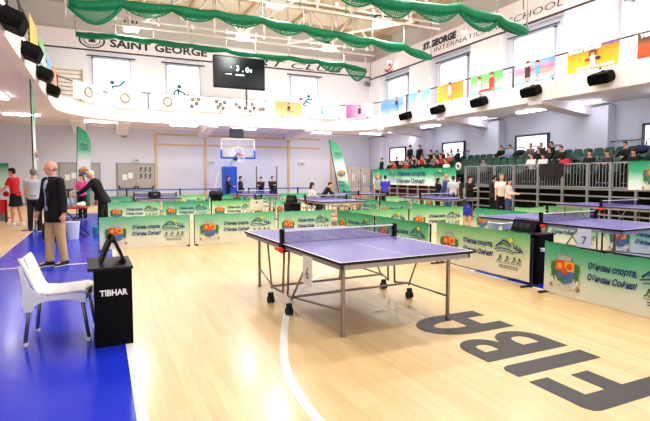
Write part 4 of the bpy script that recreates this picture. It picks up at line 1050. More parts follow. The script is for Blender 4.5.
plast = mat('white moulded plastic', (238, 238, 234), .35); alu = mat('grey aluminium tube', (132, 134, 140), .35, .7); hole_m = mat('dark handle hole', (40, 40, 44), .6)
def chair(label, x, y, rz):
    """local: seat faces +X"""
    t = thing('chair', label, 'chair', (x, y, 0), rz)
    # side profile of the shell as (x, z), front lip -> back top
    prof = [(.235, .415), (.245, .45), (.2, .462), (.08, .452), (-.06, .445), (-.16, .455), (-.215, .49), (-.245, .56), (-.28, .66), (-.325, .77), (-.34, .795)]
    half = [.17, .205, .215, .215, .21, .2, .195, .19, .195, .2, .185]
    q = MB(); n_ = 14; top = []; bot = []
    for i, ((px_, pz), hw_) in enumerate(zip(prof, half)):
        a = prof[max(i - 1, 0)]; c = prof[min(i + 1, len(prof) - 1)]; d = Vector((c[0] - a[0], 0, c[1] - a[1])).normalized(); nn = Vector((d.z, 0, -d.x))
        rt, rb_ = [], []
        for k in range(n_ + 1):
            u = k / n_ * 2 - 1; cz = (.012 * u * u if i < 6 else 0); cx = (.03 * u * u if i >= 6 else 0)
            zz = -.03 * (1 - u * u) if i == len(prof) - 1 else 0
            P_ = Vector((px_ + cx, u * hw_, pz + cz + zz)); rt.append(q.bm.verts.new(P_)); rb_.append(q.bm.verts.new(P_ + nn * .02))
        top.append(rt); bot.append(rb_)
    for i in range(len(prof) - 1):
        for k in range(n_):
            if i == 8 and k in (6, 7): continue
            q.bm.faces.new((top[i][k], top[i][k + 1], top[i + 1][k + 1], top[i + 1][k])); q.bm.faces.new((bot[i][k], bot[i + 1][k], bot[i + 1][k + 1], bot[i][k + 1]))
    for i in range(len(prof) - 1):
        for k in (0, n_): q.bm.faces.new((top[i][k], top[i + 1][k], bot[i + 1][k], bot[i][k]) if k == 0 else (top[i][k], bot[i][k], bot[i + 1][k], top[i + 1][k]))
    for i in (0, len(prof) - 1):
        for k in range(n_): q.bm.faces.new((top[i][k], top[i][k + 1], bot[i][k + 1], bot[i][k]) if i else (top[i][k], bot[i][k], bot[i][k + 1], top[i][k + 1]))
    # close the grip slot
    for a_, c_ in ((6, 6), (8, 8)): q.bm.faces.new((top[8][a_], bot[8][a_], bot[9][a_], top[9][a_]))
    for r_ in (8, 9):
        for c_ in (6, 7): q.bm.faces.new((top[r_][c_], top[r_][c_ + 1], bot[r_][c_ + 1], bot[r_][c_]))
    sh = build('shell', q, plast, t, smooth=True)
    # skirt under the seat rim with sockets for the legs
    q = MB()
    for s in (-1, 1):
        q.prism([(.238, s * .204, .458), (.1, s * .204, .46), (-.08, s * .204, .452), (-.17, s * .204, .475), (-.215, s * .204, .54), (-.25, s * .2, .64), (-.285, s * .195, .735), (-.305, s * .195, .735), (-.285, s * .2, .62), (-.275, s * .204, .5), (-.28, s * .204, .4), (-.262, s * .204, .315), (-.21, s * .204, .315), (-.175, s * .204, .375), (-.1, s * .204, .405), (.05, s * .204, .412), (.16, s * .204, .4), (.19, s * .204, .375), (.238, s * .204, .37)], (0, s, 0), .016)
    q.box((.215, -.205, .385), (.242, .205, .456), bev=.006)
    build('skirt', q, plast, t)
    for sx, x0, x1 in ((1, .2, .255), (-1, -.22, -.265)):
        for s in (-1, 1):
            lg = build('leg', MB().rod((x0, s * .195, .42), (x1, s * .215, .03), .016, n=10), alu, t, smooth=True)
            build('foot_cap', MB().rod((x1 - .004 * sx, s * .2145, .04), (x1 + .002, s * .2155, 0), .019, n=10), plast, lg, smooth=True)
    return t
chair('white plastic chair with grey metal legs on the blue floor beside the black stand', -.365, 5.16, -.12)
chair('white plastic chair behind the yellowish green barrier near table 7', 5.98, 6.1, PI / 2 - .5)
chair('white plastic chair in mid hall between rows of barriers', 4.45, 15.0, PI / 2)
umpire_stand('small black umpire stand in mid hall between two rows of barriers', 5.2, 13.3, 0, .73, False)
flip_board('dark flip scoreboard on the small black stand in mid hall', 5.2, 13.6, .73, .8, .3, .22)
# low box tables carrying kit bags
bagm = mat('black nylon bag', (28, 29, 32), .7, vary=.2)
def bag(label, x, y, z, rz, s=(.5, .26, .26), name='kit_bag'):
    t = thing(name, label, 'bag', (x, y, z), rz)
    q = MB(); q.loft([((-s[0] / 2, 0, s[2] * .5), (0, 1, 0), (0, 0, 1), s[1] * .4, s[2] * .4), ((-s[0] * .42, 0, s[2] * .5), (0, 1, 0), (0, 0, 1), s[1] * .5, s[2] * .5), ((s[0] * .42, 0, s[2] * .5), (0, 1, 0), (0, 0, 1), s[1] * .5, s[2] * .5), ((s[0] / 2, 0, s[2] * .5), (0, 1, 0), (0, 0, 1), s[1] * .4, s[2] * .4)], 12)
    build('body', q, bagm, t, smooth=True); build('handle', MB().tube([(-.1, 0, s[2] * .95), (-.07, 0, s[2] * 1.25), (.07, 0, s[2] * 1.25), (.1, 0, s[2] * .95)], .014, 6), black, t); build('zip', MB().box((-s[0] * .35, -.008, s[2] * .98), (s[0] * .35, .008, s[2] * 1.01)), dk, t)
    return t
t = thing('equipment_case', 'black hard case on the left tennis table', 'case', (1.72, 18.15, .762), .1)
build('shell', MB().box((-.19, -.13, 0), (.19, .13, .22), bev=.02), bagm, t); build('handle', MB().tube([(-.07, 0, .215), (-.06, 0, .26), (.06, 0, .26), (.07, 0, .215)], .012, 6), black, t); build('latch', MB().box((-.05, -.14, .1), (.05, -.128, .15)), alu, t)
umpire_stand('black umpire stand behind the second row of barriers, mostly hidden', 3.98, 18.2, 0, .72, False)
bag('dark kit bag lying above the second row of barriers left of the hoop', 3.98, 18.45, .72, .1)

# ------------------------------------------------------------------ feather flags
def feather(label, x, y, h, rz, w=.62, lean=0, flip=1):
    t = thing('feather_flag', label, 'flag', (x, y, 0), rz)
    g = grad_mat('flag print ' + label[:18], [(0, (20, 130, 90)), (.25, (70, 170, 130)), (.38, (226, 236, 228)), (.56, (236, 240, 236)), (.72, (110, 196, 160)), (1, (16, 136, 92))], lo=.35, hi=h, noise=.1)
    top = .3 + h; pts = []
    n_ = 20
    def edge(u):   # u 0 bottom .. 1 top : pole x, outer x
        px_ = flip * (lean * u + .0 + (0.55 * max(0, u - .8) ** 2 * 4 if False else 0))
        ow = w * (1 if u < .72 else math.sqrt(max(0, 1 - ((u - .72) / .28) ** 2)))
        return px_, px_ + flip * ow
    q = MB()
    for k in range(n_):
        u, v = k / n_, (k + 1) / n_; a, c = edge(u), edge(v); z0, z1 = .4 + (h - .4) * u, .4 + (h - .4) * v
        q.poly([(a[0], 0, z0), (a[1], .03, z0), (c[1], .03, z1), (c[0], 0, z1)])
    bmesh.ops.remove_doubles(q.bm, verts=q.bm.verts, dist=1e-4)
    build('cloth', q, g, t, norm=False)
    build('pole', MB().tube([(edge(u)[0] - flip * .015, .015, h * u) for u in [k / 12 for k in range(13)]], .016, 6), black, t, smooth=True)
    build('base', MB().box((-.3, -.3, 0), (.3, .3, .03), bev=.008).rod((0, .015, .0), (0, .015, .35), .03), steel, t)
    # print: crest and lettering on the near side
    s = w / .62
    xm = edge(.45)[0] + flip * w / 2
    o = bpy.data.objects.new('emblem', EM); COL.objects.link(o); o.parent = t; o.scale = (s * 1.15,) * 3; o.location = (xm - .31 * s * 1.15, -.03, h * .5 - .33 * s * 1.15)
    q = MB(); join_mesh(q, text_mesh('Обичам', .16, .003, .3, w * .7), (xm - w * .36, -.02, h * .36)); join_mesh(q, text_mesh('София!', .16, .003, .3, w * .7), (xm - w * .36, -.02, h * .31)); build('lettering', q, ink_b, t, norm=False)
    o = bpy.data.objects.new('logo', LG); COL.objects.link(o); o.parent = t; o.scale = (s * .9,) * 3; o.location = (edge(.75)[0] + flip * w / 2 - 1.46 * s * .9, -.03, h * .78 - .38 * s * .9)
    return t
p = onZ(77, 215); feather('green and white feather flag behind the stooping man and the woman in pink', -.86, 20.5, 3.4, -.2, .46, lean=.12)
feather('thin green feather flag seen edge-on left of the bald man', -1.72, 16.0, 4.3, -.17 + PI / 2 - .0, .35)
feather('green and white feather flag with curved tip beside the far table', 10.75, 21.2, 3.3, -.42, .52, lean=-.62)

# ------------------------------------------------------------------ belt fences at the back
def belt_fence(label, xs, y):
    t = thing('belt_fence', label, 'fence', (xs[0], y, 0))
    for x_ in xs: build('post', MB().box((x_ - xs[0] - .035, -.035, .02), (x_ - xs[0] + .035, .035, .86)).box((x_ - xs[0] - .16, -.16, 0), (x_ - xs[0] + .16, .16, .025)), black, t)
    build('blue_belt', MB().box((0, -.012, .76), (xs[-1] - xs[0], .012, .84)), mat('blue belt', (88, 118, 186), .6), t)
    build('grey_net', MB().box((0, -.002, .3), (xs[-1] - xs[0], .002, .34)), wire_m, t)
belt_fence('long low fence with blue belt in front of the grey doors', [-1.5, 1.2, 3.9, 6.1], 27.2)
belt_fence('low fence with blue belt right of the hoop behind the trio', [7.75, 9.4, 10.8, 11.8], 27.2)
for i, (px, py) in enumerate(((256.5, 166.5), (276.7, 166.5))):
    p = onY(px, py, 21.7); t = thing('post', 'slim dark pole standing behind the far table, %s one' % ['left', 'right'][i], 'pole', (p.x, 21.71, 0))
    build('shaft', MB().rod((0, 0, .02), (0, 0, p.z), .03, n=8), rail_m, t, smooth=True); build('base', MB().box((-.1, -.1, 0), (.1, .1, .03), bev=.006), black, t)
# striped stand in front of the left pole
t = thing('towel_rack', 'small dark and white striped rack below the left pole', 'rack', (5.35, 17.5, 0))
for s in (-.12, .12): build('upright', MB().box((s - .02, -.02, 0), (s + .02, .02, .85)), black, t)
for k in range(3): build('shelf', MB().box((-.14, -.12, .42 + k * .17), (.14, .12, .47 + k * .17)), [black, lampw, black][k], t)

# ------------------------------------------------------------------ left corner: small red table, bin, bags
redm = mat('red table surface', (186, 40, 44), .4)
t = thing('folding_table', 'small red folding table in front of the stooping man in the dark suit', 'table', (-.62, 13.75, 0), -.15)
build('top', MB().box((-.42, -.35, .72), (.3, .35, .75), bev=.006), redm, t)
for s in (-1, 1):
    build('leg', MB().rod((-.35, s * .3, .01), (.25, s * .3, .72), .014), black, t); build('leg', MB().rod((.25, s * .3, .01), (-.35, s * .3, .72), .014), black, t)
t = thing('waste_bin', 'white plastic bin on the blue floor under the red table', 'bin', (-.66, 13.18, 0))
build('body', MB().loft([((0, 0, 0), (1, 0, 0), (0, 1, 0), .13, .13), ((0, 0, .42), (1, 0, 0), (0, 1, 0), .17, .17), ((0, 0, .425), (1, 0, 0), (0, 1, 0), .155, .155), ((0, 0, .05), (1, 0, 0), (0, 1, 0), .12, .12)], 16), mat('translucent white bin', (214, 218, 232), .4), t)
build('rim', MB().tube([(.17 * math.cos(a), .17 * math.sin(a), .42) for a in [2 * PI * k / 16 for k in range(17)]], .012, 6), lampw, t)
t = thing('basket', 'turquoise plastic basket on the blue floor right of the bin', 'basket', (-.1, 14.0, 0))
bm_ = mat('turquoise plastic', (70, 170, 196), .45)
build('body', MB().loft([((0, 0, 0), (1, 0, 0), (0, 1, 0), .11, .09), ((0, 0, .2), (1, 0, 0), (0, 1, 0), .15, .12), ((0, 0, .2), (1, 0, 0), (0, 1, 0), .135, .105), ((0, 0, .03), (1, 0, 0), (0, 1, 0), .1, .07)], 14), bm_, t)
build('handle', MB().tube([(.15 * math.cos(a), 0, .2 + .14 * math.sin(a)) for a in [PI * k / 10 for k in range(11)]], .012, 6), bm_, t)
t = bag('black bag with white lettering on the blue floor behind the bald man', -1.12, 13.2, 0, .3, (.35, .22, .42)); q = MB(); join_mesh(q, text_mesh('TIBHAR', .09, .003, 0, .26), rot=Matrix.Rotation(-PI / 2, 3, 'Y')); build('lettering', q, whitep, t, (.06, -.118, .08), norm=False)
bluebot = mat('pale blue water bottle', (150, 196, 222), .2); wcloth = mat('white towel cloth', (230, 228, 226), .8)
for i, (dx, dy) in enumerate(((-.14, -.1), (-.06, .06), (-.22, .1))):
    t = thing('water_bottle', 'clear blue water bottle on the red table, %s from the front' % ORD[i], 'bottle', (-.62 + dx, 13.65 + dy, .75), 0, 'bottles on the red table')
    build('body', MB().loft([((0, 0, 0), (1, 0, 0), (0, 1, 0), .032, .032), ((0, 0, .16), (1, 0, 0), (0, 1, 0), .032, .032), ((0, 0, .21), (1, 0, 0), (0, 1, 0), .013, .013)], 10), bluebot, t, smooth=True); build('cap', MB().rod((0, 0, .21), (0, 0, .235), .015, n=8), lampw, t)
q = MB(); q.ball((0, 0, .06), (.12, .09, .06), 12); q.ball((.05, .03, .09), (.07, .06, .05), 10); tag(build('towel', q, wcloth, None, (-.48, 13.6, .752), smooth=True), 'crumpled white towel on the red table', 'towel')
# red barrier, red floor piece and green poster at the left edge
t = thing('court_barrier', 'red barrier panel at the left picture edge behind the player in red', 'barrier', (-4.2, 19.0, 0), 0)
redc = mat('red barrier cloth', (196, 34, 44), .6)
build('cloth', MB().box((-.6, -.01, .3), (1.35, .01, .75)), redc, t); build('skirt', MB().box((-.6, .0, .03), (1.35, .012, .3)), mat('grey barrier cloth', (120, 118, 122), .7), t)
for x_ in (-.55, 1.3): build('foot', MB().box((x_ - .02, -.15, 0), (x_ + .02, .15, .03)).box((x_ - .015, -.015, 0), (x_ + .015, .015, .75)), black, t)
p = onY(4, 175, YB - .02); t = thing('wall_poster', 'green and white poster on the back wall at the left picture edge', 'poster', (p.x - .5, YB - .03, .95))
build('sheet', MB().box((-.9, -.01, 0), (.72, .01, 1.25)), grad_mat('green poster print', [(0, (226, 232, 226)), (.4, (200, 226, 210)), (1, (70, 150, 120))], lo=0, hi=1.2, noise=.5), t)
p = onZ(1, 219); tag(build('floor_mat', MB().box((-.35, -.25, 0), (.25, .25, .05), bev=.01), redc, None, (p.x, p.y, 0)), 'small red pad on the wooden floor at the left picture edge', 'pad')
# folded steel fence and cupboard in the far corner
t = thing('cupboard', 'tall beige cupboard with wooden side in the far right corner', 'cupboard', (onY(353, 180, 28.6).x, 28.6, 0))
q = MB(); build('carcass', MB().box((-.4, 0, 0), (1.35, .5, 2.12), bev=.01), mat('beige cupboard', (196, 186, 178), .5), t); build('side_board', MB().box((-.95, -.05, 0), (-.4, .45, 2.18)), wood, t)
for i in (0, 1): d_ = build('door', MB().box((-.38 + i * .87, -.02, .05), (.47 + i * .87, 0, 2.08)), mat('beige cupboard door', (204, 194, 188), .5), t); build('handle', MB().box((.38 + i * .2, -.05, 1.0), (.42 + i * .2, -.02, 1.2)), black, d_)
q = MB()
for a_ in ((-.1, 1.2), (.5, 1.35), (.75, 1.1)): q.box((a_[0], -.025, a_[1]), (a_[0] + .2, -.021, a_[1] + .5))
build('notices', q, paper, t)
t = thing('crowd_fence', 'folded grey steel fence panels leaning before the far corner of the stand', 'fence', (onY(366, 185, 25.6).x, 25.6, 0))
for k in range(3):
    q = MB(); x0 = -1.0 + k * .72; q.tube([(x0, k * .1, .05), (x0, k * .1, 1.95), (x0 + .62, k * .1, 1.95), (x0 + .62, k * .1, .05)], .025, 6)
    for j in range(1, 5): q.rod((x0 + j * .124, k * .1, .9), (x0 + j * .124, k * .1, 1.95), .014, n=5)
    q.rod((x0, k * .1, .9), (x0 + .62, k * .1, .9), .02); q.rod((x0, k * .1, .45), (x0 + .62, k * .1, .45), .02)
    build('panel', q, steel, t)
# ------------------------------------------------------------------ people
def V(*a): return Vector(a)
def skel(P):
    S = {}; lean = P.get('lean', 0); side = P.get('side', 0)
    s = V(math.sin(side), math.sin(lean) * math.cos(side), math.cos(lean) * math.cos(side)).normalized()
    hz = P.get('hip', .955); pel = V(0, 0, hz); S['pel'] = pel; S['s'] = s
    S['neck'] = pel + s * .525; Rt = Matrix.Rotation(P.get('turn', 0), 3, 'Z'); S['Rt'] = Rt
    hp, hy = P.get('head', (0, 0)); S['Rh'] = Matrix.Rotation(hy + P.get('turn', 0), 3, 'Z') @ Matrix.Rotation(-(lean * .6 + hp), 3, 'X')
    S['head'] = S['neck'] + (s * .05) + S['Rh'] @ V(0, .015, .115)
    for k, sg in (('L', -1), ('R', 1)):
        sh = pel + s * .475 + Rt @ V(sg * .185, 0, 0); a, o, e, inn = P.get('arm' + k, (.08, .12, .15, 0))
        d1 = Rt @ V(sg * math.sin(o), math.sin(a) * math.cos(o), -math.cos(a) * math.cos(o)); el = sh + d1 * .29
        o2 = o - inn; d2 = Rt @ V(sg * math.sin(o2), math.sin(a + e) * math.cos(o2), -math.cos(a + e) * math.cos(o2)); wr = el + d2 * .25
        S['sh' + k], S['el' + k], S['wr' + k], S['fd' + k] = sh, el, wr, d2
        hp_ = pel + V(sg * .09, 0, -.03); t, ab, kn = P.get('leg' + k, (0, .03, 0))
        d = V(sg * math.sin(ab), math.sin(t) * math.cos(ab), -math.cos(t) * math.cos(ab)); kne = hp_ + d * .43
        d = V(sg * math.sin(ab) * .5, math.sin(t - kn), -math.cos(t - kn)).normalized(); an = kne + d * .41
        S['hp' + k], S['kn' + k], S['an' + k] = hp_, kne, an
        S['ft' + k] = an + V(sg * .02, .14, -.045) if not P.get('tip') else an + V(sg * .02, .12, -.05)
    return S
def cap(q, a, b, ra, rb, n=12): q.rod(a, b, ra, rb, n); q.ball(a, ra, n); q.ball(b, rb, n)
def torso(q, S, g, rows, n=16):
    s, pel = S['s'], S['pel']; R = []
    for u, rx, ry, fy in rows:
        ux = S['Rt'] @ V(1, 0, 0) if u > .2 else V(1, 0, 0)
        uy = s.cross(ux).normalized(); R.append((pel + s * u + uy * fy, ux, uy, rx + g, ry + g))
    q.loft(R, n)
TOR = [(-.1, .15, .1, 0), (0, .165, .115, 0), (.12, .148, .105, .005), (.22, .15, .105, .01), (.34, .172, .118, .01), (.43, .185, .108, 0), (.49, .15, .085, -.005), (.525, .07, .06, 0)]
def body_me(S, v, fine):
    q = MB(); Rh, hc = S['Rh'], S['head']
    q.ball(hc + Rh @ V(0, -.008, .022), (.077, .096, .095), 16, Rh); q.ball(hc + Rh @ V(0, .022, -.045), (.058, .066, .07), 14, Rh); q.ball(hc + Rh @ V(0, .055, -.088), (.03, .028, .024), 10, Rh)
    q.loft([(hc + Rh @ V(0, .088, .018), Rh @ V(1, 0, 0), Rh @ V(0, .6, .8), .008, .012), (hc + Rh @ V(0, .112, -.022), Rh @ V(1, 0, 0), Rh @ V(0, 1, 0), .017, .016), (hc + Rh @ V(0, .088, -.03), Rh @ V(1, 0, 0), Rh @ V(0, 1, 0), .016, .016)], 8)
    for sx in (-1, 1):
        q.ball(hc + Rh @ V(sx * .078, -.012, -.01), (.013, .022, .033), 8, Rh)
        q.ball(hc + Rh @ V(sx * .033, .076, .032), (.024, .014, .009), 8, Rh)
    q.ball(hc + Rh @ V(0, .083, -.056), (.024, .012, .009), 8, Rh)
    cap(q, S['neck'] - S['s'] * .04, hc + Rh @ V(0, -.015, -.05), .058, .053)
    torso(q, S, 0, TOR)
    for k, sg in (('L', -1), ('R', 1)):
        cap(q, S['sh' + k], S['el' + k], .05, .04); cap(q, S['el' + k], S['wr' + k], .04, .029)
        d = S['fd' + k]; ux = V(1, 0, 0) - d * d.x; ux.normalize(); uy = d.cross(ux)
        w = S['wr' + k]; hd = MB
        if fine:
            q.loft([(w - d * .01, uy, ux, .026, .02), (w + d * .04, uy, ux, .038, .018), (w + d * .09, uy, ux, .04, .017)], 12)
            fwd = -ux * sg
            for i, (off, ln) in enumerate(((-.03, .068), (-.01, .078), (.011, .072), (.03, .056))):
                b0 = w + d * .085 + uy * off; b1 = b0 + (d * .9 + fwd * .35).normalized() * ln * .5; b2 = b1 + (d * .6 + fwd * .8).normalized() * ln * .5
                cap(q, b0, b1, .0098, .009, 8); cap(q, b1, b2, .009, .008, 8)
            b0 = w + d * .03 + uy * (.03 if uy.y > 0 else -.03); b1 = b0 + (d * .7 + uy * (.6 if uy.y > 0 else -.6) + fwd * .3).normalized() * .04; cap(q, b0, b1, .012, .0105, 8); cap(q, b1, b1 + (d + fwd * .4).normalized() * .03, .0105, .009, 8)
        else:
            q.loft([(w, uy, ux, .028, .022), (w + d * .06, uy, ux, .042, .024), (w + d * .13, uy, ux, .034, .022), (w + d * .17, uy, ux, .022, .018)], 10); cap(q, w + d * .03, w + d * .09 + uy * .045, .016, .014, 8)
        cap(q, S['hp' + k], S['kn' + k], .085, .057); cap(q, S['kn' + k], S['an' + k], .054, .036)
        m_ = S['kn' + k].lerp(S['an' + k], .3); q.ball(m_ + V(0, -.015, 0), (.05, .055, .09), 10)
        cap(q, S['an' + k] + V(0, -.02, -.03), S['ft' + k], .035, .03)
    return remesh(q, v, 2)
def sleeve(q, S, k, g, to, cuff=1.0):
    sh, el, wr = S['sh' + k], S['el' + k], S['wr' + k]
    q.ball(sh, .052 + g, 12)
    if to <= 1: q.rod(sh, sh.lerp(el, to), .054 + g, .05 + g * 1.5, 12)
    else:
        q.rod(sh, el, .054 + g, .044 + g, 12); q.ball(el, .044 + g, 12); e = el.lerp(wr, to - 1); q.rod(el, e, .044 + g, .034 + g * cuff, 12)
def top_me(S, v, kind, skirt=0):
    q = MB(); g = {'tee': .014, 'long': .016, 'jacket': .03}[kind]
    rows = [(-.05 - skirt, .168, .122, 0)] + ([(-.05, .166, .12, 0)] if skirt else []) + [(.0, .166, .118, 0)] + TOR[2:7] + [(.515, .075, .066, 0)]
    torso(q, S, g, rows, 18)
    for k in 'LR': sleeve(q, S, k, g * .7, .72 if kind == 'tee' else 1.93)
    if kind == 'jacket':
        s = S['s']; q.loft([(S['pel'] + s * .5, V(1, 0, 0), s.cross(V(1, 0, 0)), .09, .085), (S['pel'] + s * .555, V(1, 0, 0), s.cross(V(1, 0, 0)), .075, .07)], 14)
    return remesh(q, v, 1)
def bottom_me(S, v, kind):
    q = MB(); g = .02 if kind == 'trousers' else .03
    torso(q, S, .012, [(-.1, .155, .115, 0), (0, .166, .118, 0), (.08, .152, .11, 0)], 18)
    for k in 'LR':
        hp_, kn, an = S['hp' + k], S['kn' + k], S['an' + k]; q.ball(hp_, .085 + g * .8, 12)
        if kind == 'shorts': q.rod(hp_, hp_.lerp(kn, .78), .09 + g * .6, .07 + g * 1.4, 14)
        else:
            q.rod(hp_, kn, .088 + g * .7, .06 + g * .8, 14); q.ball(kn, .06 + g * .8, 12); e = kn.lerp(an, 1.0); q.rod(kn, e, .06 + g * .8, .05 + g * .7, 14)
    return remesh(q, v, 1)
def shoe_mb(S, k):
    q = MB(); an, ft = S['an' + k], S['ft' + k]; d = (ft - an); d.z = 0; d = d.normalized() if d.length > .01 else V(0, 1, 0); s = V(-d.y, d.x, 0); z0 = an.z - .085
    R = []
    for u, w, h in ((-.075, .028, .06), (-.05, .038, .075), (0, .04, .085), (.06, .043, .06), (.12, .047, .042), (.165, .04, .034), (.19, .022, .024)): R.append((V(an.x, an.y, z0 + .018 + h / 2 * .9) + d * u, s, V(0, 0, 1), w, h / 2 + .006))
    q.mi = 0; q.loft(R, 12)
    R2 = []
    for u, w in ((-.085, .03), (-.05, .042), (.06, .046), (.13, .05), (.175, .042), (.2, .02)): R2.append((V(an.x, an.y, z0 + .013) + d * u, s, V(0, 0, 1), w, .013))
    q.mi = 1; q.loft(R2, 12)
    return q.mesh('shoe', True)
def hair_mb(S, style):
    q = MB(); Rh, hc = S['Rh'], S['head']; B = lambda c, r: q.ball(hc + Rh @ V(*c), r, 16, Rh)
    if style == 'short': B((0, -.02, .045), (.083, .098, .088)); B((0, -.045, .0), (.079, .07, .07)); B((0, .04, .098), (.06, .045, .028))
    elif style == 'fringe': B((0, -.04, -.012), (.078, .066, .042)); 
    elif style == 'white': B((0, -.03, .035), (.083, .09, .08)); B((0, -.045, -.01), (.08, .066, .06)); B((.02, .03, .1), (.05, .05, .022))
    elif style == 'long': B((0, -.02, .042), (.086, .1, .09)); B((0, -.055, -.03), (.085, .06, .1)); B((0, -.07, -.13), (.075, .045, .12))
    elif style == 'cap': B((0, -.01, .055), (.085, .102, .075)); B((0, .09, .052), (.06, .07, .012))
    return q.mesh('hair', True)
CACHE = {}
def proto(key, P, v, top='tee', bottom='trousers', hair='short', skirt=0, fine=False):
    k = (key, v, top, bottom, hair)
    if k in CACHE: return CACHE[k]
    S = skel(P)
    b = body_me(S, v, fine); b.name = 'body'
    t = top_me(S, max(v, .011), top, skirt); t.name = 'top'
    m = bottom_me(S, max(v, .011), bottom); m.name = 'trousers'
    CACHE[k] = (S, b, t, m, [shoe_mb(S, x) for x in 'LR'], hair_mb(S, hair) if hair != 'none' else None)
    return CACHE[k]
PM = {}
def cmat(rgb, rough=.75):
    k = 'cloth %d %d %d' % tuple(rgb); return mat(k, rgb, rough, vary=.08, scale=18)
def slot(o, mats):
    for i, mm in enumerate(mats):
        if len(o.data.materials) <= i: o.data.materials.append(mm)
        o.material_slots[i].link = 'OBJECT'; o.material_slots[i].material = mm
NAMES = {'tee': 'shirt', 'long': 'sweater', 'jacket': 'jacket'}
def person(label, pr, loc_, rz, h=1.75, top_c=(30, 30, 34), bot_c=(36, 36, 44), hair_c=(32, 26, 24), skin_c=(222, 172, 146), shoe_c=(40, 40, 44), sole_c=(220, 220, 220), top='tee', bottom='trousers', group=None, eyes=False):
    S, b, t, m, sh, ha = pr; r = thing('person', label, 'person', loc_, rz, group); s = h / 1.75; r.scale = (s, s, s)
    def c(n, me, mats, par=r): o = bpy.data.objects.new(n, me); COL.objects.link(o); o.parent = par; slot(o, mats); return o
    sk = mat('skin %d %d %d' % skin_c, skin_c, .55, vary=.05, scale=12)
    c('body', b, [sk]); c(NAMES[top], t, [cmat(top_c)]); c(bottom, m, [cmat(bot_c)])
    for x_ in sh: c('shoe', x_, [cmat(shoe_c), cmat(sole_c)])
    if ha: c('hair', ha, [cmat(hair_c, .6)])
    if eyes:
        for sx in (-1, 1):
            q = MB(); q.mi = 0; q.ball(S['head'] + S['Rh'] @ V(sx * .033, .082, .016), (.014, .009, .008), 8, S['Rh']); q.mi = 1; q.ball(S['head'] + S['Rh'] @ V(sx * .033, .0885, .016), (.006, .004, .006), 6, S['Rh'])
            build('eye', q, [mat('eye white', (230, 226, 220), .3), mat('dark iris', (50, 40, 36), .3)], r, smooth=True)
    return r
C_L = PI / 2 - YAW            # facing picture left
C_CAM = PI - YAW              # facing the camera
C_AWAY = -YAW
C_R = -PI / 2 - YAW

# --- bald man in the blazer
P1 = dict(legL=(-.08, -.01, .05), legR=(.12, -.01, .08), armL=(-.08, .13, .15, .02), armR=(.12, .16, .25, .1), head=(.06, -.6), turn=0, lean=.03)
pr = proto('blazer', P1, .0085, 'jacket', 'trousers', 'fringe', skirt=.15, fine=True)
p = onZ(54, 266.5)
man = person('bald older man walking left in a black blazer, pale blue shirt and khaki trousers', pr, (p.x + .04, p.y, .0), 2.2, 1.77, (17, 17, 20), (212, 182, 128), (150, 140, 132), (226, 170, 140), (40, 40, 46), (236, 236, 234), 'jacket', 'trousers', eyes=True)
S = pr[0]
q = MB(); R_ = []
for u, rx, fy, ry in ((.525, .058, .02, .062), (.47, .06, .085, .055), (.38, .058, .112, .05), (.25, .05, .1, .05), (.1, .045, .103, .05), (0, .05, .118, .05)):
    ux = V(1, 0, 0); uy = S['s'].cross(ux).normalized()
    if uy.y < 0: uy = -uy
    R_.append((S['pel'] + S['s'] * u + uy * fy, ux, uy, rx, ry))
q.loft(R_, 14); q.loft([(S['neck'] - S['s'] * .02, V(1, 0, 0), V(0, 1, 0), .072, .07), (S['neck'] + S['s'] * .045, V(1, 0, 0), V(0, 1, 0), .062, .062)], 14)
sh_ = build('shirt', q, cmat((170, 186, 214)), man, smooth=True)
q = MB()
for sg in (-1, 1):
    q.prism([(sg * .06, .085, 1.44), (sg * .115, .075, 1.38), (sg * .13, .135, 1.24), (sg * .07, .165, 1.02), (sg * .055, .165, 1.1), (sg * .062, .155, 1.25)], (0, 1, 0), .014)
build('lapel', q, cmat((34, 34, 40)), man)
# --- stooping man in the dark suit
P2 = dict(lean=.42, hip=.945, legL=(.1, .03, .05), legR=(-.08, .03, .05), armL=(.75, .1, .25, .15), armR=(-.02, .12, .12, .05), head=(.25, .05))
pr = proto('stoop', P2, .011, 'jacket', 'trousers', 'white', skirt=.15, fine=True)
p = onZ(95, 231); m2 = person('white-haired man in a dark suit stooping over the red table', pr, (p.x + .22, p.y - .25, 0), C_L + .25, 1.76, (20, 20, 27), (17, 17, 22), (214, 210, 204), (226, 172, 146), (22, 22, 24), (22, 22, 24), 'jacket', 'trousers', eyes=True)
S = pr[0]; q = MB(); R_ = []
for u, rx, fy, ry in ((.525, .058, .01, .062), (.46, .05, .085, .05), (.38, .04, .105, .05), (.28, .02, .1, .05)):
    uy = S['s'].cross(V(1, 0, 0)).normalized(); uy = uy if uy.y > 0 else -uy; R_.append((S['pel'] + S['s'] * u + uy * fy, V(1, 0, 0), uy, rx, ry))
q.loft(R_, 12); build('shirt', q, cmat((214, 222, 238)), m2, smooth=True)
